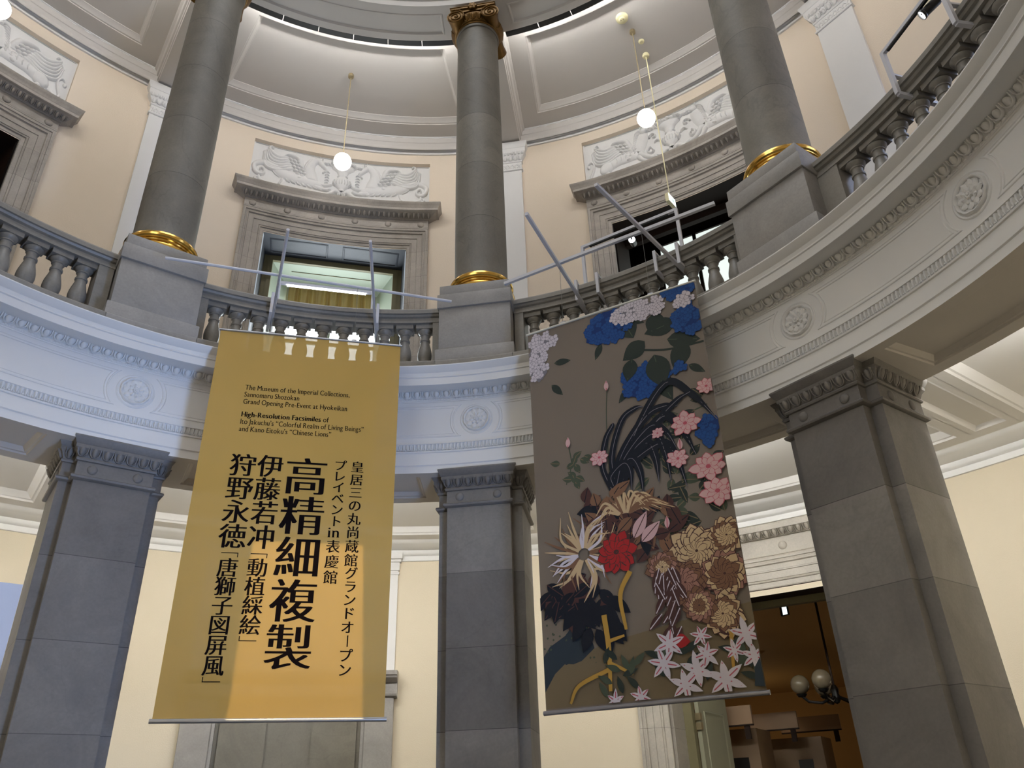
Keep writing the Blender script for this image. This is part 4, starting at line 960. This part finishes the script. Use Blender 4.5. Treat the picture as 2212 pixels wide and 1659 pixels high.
def cluster(c, edge, x, y, rx, ry, n, r=.035):
    for j in range(9):
        a = random.uniform(0, 6.28); f = random.uniform(0, .55); q = random.uniform(.4, .62)
        poly(edge, [(x+rx*(f*cos(a)+q*cos(b)*(1+.12*sin(5*b))), y+ry*(f*sin(a)+q*sin(b)*(1+.12*sin(5*b)))) for b in [2*pi*i/18 for i in range(18)]])
    k = 0; n = int(n*1.5)
    while k < n:
        a, b = random.uniform(-1, 1), random.uniform(-1, 1)
        if a*a+b*b < 1: floret(c, edge, x+a*rx, y+b*ry, r*random.uniform(.8, 1.2)); k += 1
def flower(c, core, x, y, r, n=9, lay=2, sq=.8):
    for L in range(lay):
        for i in range(n):
            a = 2*pi*i/n+L*.4+random.uniform(-.1, .1); rr = r*(1-.38*L)*random.uniform(.85, 1.1)
            q = lambda f, w_: [(x+cos(a)*rr*t*f-sin(a)*s*rr*w_*sin(pi*min(1, t**1.4+.02))**.7, y+sq*(sin(a)*rr*t*f+cos(a)*s*rr*w_*sin(pi*min(1, t**1.4+.02))**.7)) for s, ts in ((1, [j/6 for j in range(7)]), (-1, [1-j/6 for j in range(1, 6)])) for t in ts]
            poly(core, q(1, .30)); poly(c, q(.97, .25))
    poly(core, [(x+r*.14*cos(b), y+r*.12*sin(b)) for b in [2*pi*j/8 for j in range(8)]])
def lily(x, y, r, a0):
    for i in range(6):
        a = a0+i*pi/3; leaf('white_paint', x, y, a, r*random.uniform(.85, 1.1), r*.2); stroke('rose_paint', [(x+cos(a)*r*.25, y+sin(a)*r*.25), (x+cos(a)*r*.8, y+sin(a)*r*.8)], .004)
# distant ground, rock
poly('earth_paint', [(0, 3.20), (.25, 3.02), (.7, 2.93), (1.2, 2.86), (1.668, 2.80), (1.668, 3.4), (0, 3.4)])
poly('rock_paint', [(0, 3.0), (.06, 2.93), (.20, 2.86), (.36, 2.70), (.46, 2.66), (.40, 2.82), (.44, 2.98), (.30, 3.08), (.14, 3.14), (0, 3.26)])
poly('night_paint', [(0, 3.06), (.10, 2.98), (.22, 2.93), (.16, 3.04), (.05, 3.14), (0, 3.2)])
for i in range(40): leaf('leaf_paint', random.uniform(.0, .44), random.uniform(2.75, 3.1), random.uniform(0, 6), .02, .008)
# branches and leaves behind
for pts, c, w_ in (([(1.66, .62), (1.35, .60), (1.08, .52)], 'dark_leaf', .010), ([(1.6, 1.2), (1.3, 1.3), (1.15, 1.6)], 'leaf_paint', .006), ([(.30, 1.62), (.36, 1.45), (.347, 1.27)], 'leaf_paint', .005), ([(.70, 1.6), (.72, 1.1), (.752, .82)], 'leaf_paint', .004)): stroke(c, pts, w_)
for i in range(54): leaf(random.choice(('leaf_paint', 'dark_leaf')), random.uniform(1.0, 1.6), random.uniform(1.1, 2.25), random.uniform(0, 6.28), random.uniform(.10, .17), .035, 'earth_paint')
for i in range(12): leaf('leaf_paint', random.uniform(.18, .52), random.uniform(1.36, 1.62), random.uniform(0, 6.28), .10, .03, 'earth_paint')
for x, y, a, l in ((1.18, .72, 1.2, .40), (1.35, .50, .3, .30), (1.15, .45, 2.6, .26), (1.30, .20, 1.9, .24), (1.5, .56, 2.0, .3), (.98, .20, 1.2, .2), (1.45, .34, 3.0, .3)): leaf('dark_leaf', x, y, a, l, .09, 'leaf_paint')
for x, y, a in ((.26, .40, .1), (.22, .62, .9), (.10, .36, 2.6), (.74, .34, 2.0), (.96, .86, 2.3), (1.02, .18, .5), (1.5, .8, .7)): leaf('dark_leaf', x, y, a, .17, .035, 'leaf_paint')
# hydrangea heads
cluster('white_paint', 'grey_line', .14, .16, .15, .12, 22); cluster('white_paint', 'grey_line', .09, .38, .10, .16, 18)
cluster('blue_paint', 'deep_blue', .82, .20, .22, .17, 44, .032); cluster('white_paint', 'grey_line', 1.14, .12, .26, .10, 44, .030)
cluster('blue_paint', 'deep_blue', 1.53, .05, .16, .06, 18); cluster('blue_paint', 'deep_blue', 1.56, .36, .13, .15, 30, .032); cluster('white_paint', 'grey_line', 1.56, .16, .10, .06, 9)
cluster('blue_paint', 'deep_blue', 1.10, .84, .22, .16, 44, .034); cluster('blue_paint', 'deep_blue', 1.42, .80, .05, .05, 4, .034); cluster('blue_paint', 'deep_blue', 1.58, 1.43, .09, .13, 14, .034)
leaf('dark_leaf', 1.22, .62, 1.45, .34, .11, 'leaf_paint'); leaf('dark_leaf', 1.02, .60, 1.9, .22, .07, 'leaf_paint')
# arching dark blades of a grass tuft
for e, top, w_ in (((1.66, 1.36), (1.28, .92), .032), ((1.36, 1.16), (1.08, 1.18), .034), ((1.48, 1.06), (1.2, 1.22), .03), ((1.45, 1.62), (1.22, 1.22), .04), ((1.12, 1.78), (1.05, 1.42), .04), ((1.34, 1.86), (1.18, 1.45), .036), ((1.22, 1.80), (1.12, 1.35), .034), ((.98, 1.86), (.90, 1.52), .036), ((.78, 1.16), (.70, 1.30), .024), ((1.06, 1.08), (.86, 1.16), .026), ((1.30, 1.52), (1.1, 1.28), .03), ((.88, 1.80), (.84, 1.55), .03)):
    b0 = (.74+random.uniform(-.05, .05), 1.74+random.uniform(-.06, .06)); stroke('night_paint', [b0, (b0[0]*.55+top[0]*.45-.06, b0[1]*.5+top[1]*.5), top, ((top[0]+e[0])/2+.03, (top[1]+e[1])/2-.04), e], [w_, w_*1.1, w_*1.1, w_*.9, .003])
    stroke('grey_line', [b0, (b0[0]*.55+top[0]*.45-.06, b0[1]*.5+top[1]*.5), top, ((top[0]+e[0])/2+.03, (top[1]+e[1])/2-.04), e], .0022)
# dark leaves, a big tan spider chrysanthemum, a red dahlia, russet heads
for i in range(90):
    x, y = random.choice(((.72, 2.0), (.62, 1.95), (.9, 2.2), (.80, 2.12), (1.0, 2.06), (.55, 2.02))); leaf(random.choice(('umber_paint', 'umber_paint', 'night_paint', 'brown_paint')), x+random.uniform(-.18, .18), y+random.uniform(-.14, .14), random.uniform(0, 6.28), random.uniform(.12, .24), .05, 'night_paint')
for i in range(30): leaf(random.choice(('umber_paint', 'night_paint')), random.uniform(.02, .55), random.uniform(2.38, 2.66), random.uniform(.3, 2.8), random.uniform(.12, .24), .05, 'umber_paint')
for i in range(20): leaf('night_paint', random.uniform(.30, .62), random.uniform(2.55, 2.85), random.uniform(.6, 2.4), .2, .05)
for i in range(70):
    a = random.uniform(0, 6.28); l = random.uniform(.22, .40); x, y = .42, 2.25; b = a+random.uniform(-.5, .5)
    pts = [(x+.05*cos(a), y+.05*sin(a)), (x+l*.6*cos(a), y+l*.6*sin(a)), (x+l*cos(b), y+l*sin(b))]; stroke(random.choice(('tan_paint', 'tan_paint', 'white_paint', 'brown_paint')), pts, [.011, .011, .002])
for i in range(44): a = random.uniform(3.5, 6.0); l = random.uniform(.2, .36); stroke(random.choice(('tan_paint', 'brown_paint', 'tan_paint')), [(.80+.05*cos(a), 1.98), (.80+l*.7*cos(a), 2.0+l*.6*sin(a)), (.82+l*cos(a)*1.2, 2.06+l*.45*sin(a))], [.012, .010, .002])
flower('red_paint', 'umber_paint', .70, 2.28, .17, 11, 3, 1.05)
for x, y, r in ((1.34, 2.38, .22), (1.52, 2.58, .20), (1.22, 2.60, .18), (1.46, 2.86, .17), (1.58, 2.30, .15), (1.06, 2.46, .14), (1.30, 2.78, .14)):
    for L in range(4): flower(random.choice(('rosy_brown', 'tan_paint', 'brown_paint')), 'umber_paint', x, y, r*(1-.2*L), 15, 1, 1.0)
for i in range(26): leaf('umber_paint', random.uniform(.98, 1.16), random.uniform(2.45, 2.92), random.uniform(1.0, 2.4), .16, .03, 'white_paint')
leaf('red_paint', 1.08, 3.0, .2, .12, .05); leaf('pink_paint', .86, 2.20, -1.0, .24, .05, 'umber_paint'); leaf('pink_paint', .92, 2.24, -.7, .22, .05, 'umber_paint')
# pink roses and buds, ochre stalks
for x, y, r in ((1.40, 1.33, .13), (1.53, 1.74, .15), (1.57, 1.95, .15), (.63, 1.45, .09), (1.16, 1.36, .06), (1.62, 1.05, .09), (1.30, 1.62, .10)): flower('pink_paint', 'rose_paint', x, y, r, 8, 3, .85)
for x, y in ((.347, 1.24), (.752, .79), (1.33, 1.50), (1.14, 2.12)): leaf('pink_paint', x, y+.05, -1.5, .10, .022, 'rose_paint')
for pts, w_ in (([(.55, 2.75), (.565, 3.0), (.55, 3.30)], .022), ([(.55, 3.15), (.30, 3.24), (.22, 3.36)], .016), ([(.56, 3.1), (.74, 3.2)], .013), ([(.80, 2.45), (.70, 2.62), (.72, 2.88)], .020), ([(1.50, 2.98), (1.47, 3.28)], .014), ([(.56, 2.95), (.70, 2.92)], .014)): stroke('ochre_paint', pts, [w_, w_*.9, w_*.6])
# white lilies along the foot
for i in range(30): x, y = random.uniform(.5, 1.64), random.uniform(3.08, 3.36); leaf(random.choice(('dark_leaf', 'leaf_paint')), x, y, random.uniform(3.4, 6.0), .13, .024)
for x, y, r in ((1.04, 3.02, .12), (.98, 3.15, .12), (1.22, 3.22, .13), (1.12, 3.31, .12), (1.41, 3.30, .14), (1.60, 3.02, .12), (1.63, 3.17, .10), (1.30, 3.12, .10), (1.28, 2.99, .08), (.78, 3.36, .09), (.58, 3.37, .08), (1.50, 3.12, .08)): lily(x, y, r, random.uniform(0, 1))
poly('rock_paint', [(1.668, 3.18), (1.62, 3.24), (1.60, 3.36), (1.668, 3.37)])
art.build('flower_painting', [n for n, c in PAL], rp, smooth=0)

# ================================================================== ground floor fittings
r = root('stone_niche', 22.5, 8.45, 0, label='grey stone niche with a ledge on the wall behind the yellow banner', cat='niche')
ob = inr(r, 8.45, 0)
for s in (-1, 1):
    mb = MB(); mb.grid([[C(s*a, R, z) for a, R in ((9.3, 8.46), (9.3, 8.32), (9.0, 8.31), (6.75, 8.31), (6.65, 8.34), (6.4, 8.345), (6.35, 8.46))] for z in (0, 1.0, 2.25, 3.06)]); ob(mb, 'jamb', 'ped', smooth=20)
mb = MB(); sweep(mb, [(8.44, 0), (8.44, 3.06)], -6.4, 6.4, 8); ob(mb, 'stone_infill', 'dado', smooth=20)
for i in (-1, 1): mb = MB(); sweep(mb, [(8.44, 0), (8.40, .01), (8.40, 3.05)], i*2.0, i*6.0, 6, caps=True); ob(mb, 'infill_panel', 'dado', smooth=20)
pf = [(8.46, 3.03), (8.31, 3.03), (8.27, 3.045), (8.26, 3.07), (8.28, 3.09), (8.30, 3.10), (8.30, 3.22), (8.24, 3.235), (8.19, 3.27), (8.18, 3.30), (8.16, 3.305), (8.155, 3.36), (8.46, 3.38)]
mb = MB(); sweep(mb, pf, -9.6, 9.6, 24, caps=True); ob(mb, 'ledge', 'ped', smooth=25)
for s in (-1, 1):
    q = root('pilaster_strip', 22.5+s*8.75, 8.45, 3.38, label='narrow white strip standing on the niche ledge by the yellow banner', cat='pilaster', group='white strips on the niche ledge')
    mb = MB().box(-.07, .07, -.045, .0, 0, 1.60); mb.build('shaft', 'plaster', q); mb = MB().box(-.085, .085, -.06, 0, 1.36, 1.40).box(-.09, .09, -.065, 0, 1.42, 1.57).box(-.11, .11, -.10, 0, 1.54, 1.58).box(-.13, .13, -.14, 0, 1.58, 1.68); mb.build('capital', 'plaster', q, bevel=.006)
r = root('exhibit_board', -5.5, 8.30, 0, label='pale blue display board standing against the cream wall', cat='board')
n = 10; mb = MB(); a0, a1 = -4.6, 4.15
g = [[(C(a0+(a1-a0)*j/n, R, z)[0], C(a0+(a1-a0)*j/n, R, z)[1]-8.30, z) for j in range(n+1)] for R, z in ((8.30, .0), (8.30, 4.27), (8.36, 4.27), (8.36, 0))]
mb.grid(g, closed_u=True); mb.build('panel', 'blue', r, smooth=25)
mb = MB(); mb.grid([[(C(a1+d, R, z)[0], C(a1+d, R, z)[1]-8.30, z) for d, R in ((0, 8.295), (.12, 8.295), (.12, 8.365), (0, 8.365))] for z in (0, 4.28)], closed_v=True); mb.build('edge_trim', 'wmetal', r)
# doorway lining, leaf, amber room
ob = inr(d4, 8.45, 0); XL = 8.4*rad(10.35)
mb = MB()
for s in (-1, 1): mb.box(min(s*XL, s*(XL+.5)), max(s*XL, s*(XL+.5)), 8.452, 8.86, 0, 4.08)
mb.box(-XL-.5, XL+.5, 8.452, 8.86, 4.083, 4.40); ob(mb, 'jamb_lining', 'surrg')
mb = MB(); sweep(mb, [(8.446, 4.085), (8.446, 4.075), (8.50, 4.02), (9.0, 4.02)], -10.6, 10.6, 16); ob(mb, 'head_lining', 'brown')
ring_frame(ob, 'frame', 'olive', XL+.02, XL-.12, 4.08, 3.93, 0, 8.86, 8.97)
r = root('door_leaf', loc=(0, 0, 0), label='olive panelled door leaf standing open at the amber room', cat='door')
hp = Matrix.Rotation(-rad(67.5+TH0), 4, 'Z') @ Vector((-1.37, 9.0, 0)); r.location = hp; r.rotation_euler = (0, 0, -rad(67.5+TH0)-rad(4))
MB().box(-.03, .03, 0, 1.02, .01, 3.9).build('leaf', 'leaf', r)
mb = MB()
for z0, z1 in ((.3, 1.1), (1.25, 2.75), (2.95, 3.7)):
    q = lambda d, x: [(x, .15+d, z0+d), (x, .87-d, z0+d), (x, .87-d, z1-d), (x, .15+d, z1-d)]
    loops(mb, [q(0, .0305), q(.015, .042), q(.035, .036), q(.05, .022)]); mb.add(q(.05, .0315), [(0, 1, 2, 3)])
mb.build('raised_panel', 'leaf', r)
for z in (.5, 2.5, 2.62): MB().box(-.05, .05, -.03, .03, z, z+.09).build('hinge', 'brass', r)
rm = struct('amber_room', 'amber-lit exhibition room seen through the ground floor doorway', 'room')
RZ = -rad(67.5)
def ra(mb, name, m, par=None, **k):
    o = mb.build(name, m, par or rm, **k)
    if par is None: o.rotation_euler = (0, 0, RZ)
    return o
ra(MB().add([(-9, 8.98, 0), (5, 8.98, 0), (5, 21, 0), (-9, 21, 0)], [(0, 1, 2, 3)]), 'room_floor', 'floor')
ra(MB().add([(-9, 8.98, 4.45), (5, 8.98, 4.45), (5, 21, 4.22), (-9, 21, 4.22)], [(0, 1, 2, 3)]), 'room_ceiling', 'orange')
ra(MB().add([(-9, 8.98, 0), (-9, 21, 0), (-9, 21, 4.5), (-9, 8.98, 4.5), (5, 8.98, 0), (5, 21, 0), (5, 21, 4.5), (5, 8.98, 4.5)], [(0, 1, 2, 3), (4, 5, 6, 7), (1, 5, 6, 2)]), 'room_wall', 'orange')
ra(MB().box(-9, -XL-.1, 8.97, 8.99, 0, 4.5).box(XL+.1, 5, 8.97, 8.99, 0, 4.5).box(-XL-.1, XL+.1, 8.97, 8.99, 4.0, 4.5), 'front_wall', 'orange')
ra(MB().box(-4.2, -1.9, 15.0, 15.12, 4.17, 4.30).box(-4.4, -2.2, 15.35, 15.43, 4.22, 4.32), 'ceiling_beam', 'brown')
def rroot(name, u, v, z, **k):
    o = root(name, **k); o.location = Matrix.Rotation(-rad(67.5+TH0), 4, 'Z') @ Vector((v, u, z)); o.rotation_euler = (0, 0, -rad(67.5+TH0)); return o
for i, (u, v0, v1, z0, z1) in enumerate(((10.4, -2.4, -1.02, 2.64, 2.90), (12.0, -1.52, -.73, 2.66, 2.91), (13.6, -1.4, -.36, 2.71, 2.95))):
    q = rroot('header_board', u, (v0+v1)/2, z0, label=('brown header board nearest the open door leaf', 'brown header board hanging below the unlit globes', 'pale brown header board hanging deepest in the amber room')[i], cat='board')
    h = (v1-v0)/2; MB().box(-h, h, 0, .06, 0, z1-z0).build('panel', 'board', q); MB().box(-h, h, -.005, .065, -.02, .0).build('bottom_rail', 'brown', q); MB().box(h-.14, h-.06, .02, .06, -.20, -.02).build('hanging_spot', 'brown', q)
for i, (u, v0, v1, zt, sv) in enumerate(((10.9, -2.7, -1.12, 2.62, -1.40), (12.7, -1.75, -.55, 2.56, -.85))):
    q = rroot('partition', u, (v0+v1)/2, 0, label=('tan exhibition partition beside the open door leaf', 'tan exhibition partition deeper in the amber room')[i], cat='partition')
    h = (v1-v0)/2; MB().box(-h, h, 0, .8, 0, zt).build('body', 'tan', q, bevel=.01)
    c = sv-(v0+v1)/2; MB().box(c-.13, c+.10, -.02, -.001, 1.70, 2.22).build('screen', 'black', q)
q = rroot('chandelier', 10.6, .19, 2.92, label='dark chandelier with unlit frosted globes in the amber room', cat='chandelier')
MB().tube([(0, 0, .10), (0, 0, 1.50)], .018, 8).build('rod', 'brown', q)
MB().lathe([(.001, -.10), (.04, -.08), (.07, -.02), (.05, .04), (.06, .10), (.03, .16), (.001, .17)]).build('hub', 'black', q)
for i in range(5):
    a = rad(190+72*i); rr = .46; c = (rr*cos(a), rr*sin(a), .12)
    mb = MB(); mb.tube([(.03*cos(a), .03*sin(a), 0), (.2*cos(a), .2*sin(a), -.07), (.38*cos(a), .38*sin(a), -.04), (c[0], c[1], .04)], .02, 8); mb.lathe([(.001, .0), (.05, .01), (.075, .04), (.08, .05), (.001, .05)], (c[0], c[1], .02), 16); g = mb.build('arm', 'black', q)
    MB().ell((c[0], c[1], .20), (.135, .135, .135), 20, 12).build('globe', 'glass', g, smooth=180)
q = rroot('exit_lamp', 10.4, -.25, 4.10, label='small white lit exit lamp near the doorway head', cat='lamp'); q.rotation_euler.z += rad(-30)
MB().box(-.07, .07, -.02, .02, 0, .22).build('housing', 'black', q); MB().box(-.02, .068, -.024, -.0205, .01, .21).build('lit_face', 'sign', q); MB().tube([(0, 0, .22), (0, 0, .32)], .008, 6).build('rod', 'brown', q)
for p, e in (((-3.6, 10.6, 2.4), 9), ((2.2, 14.0, 2.4), 12), ((-3.5, 18, 2.6), 14), ((-1.75, 11.7, 2.55), 1.6), ((-1.3, 13.3, 2.55), 1.6)):
    point('assumed_room_lamp', Matrix.Rotation(-rad(67.5+TH0), 4, 'Z') @ Vector(p), e*1.1, (1, .79, .53), .12)  # unseen point lamps, assumed from the room's amber light
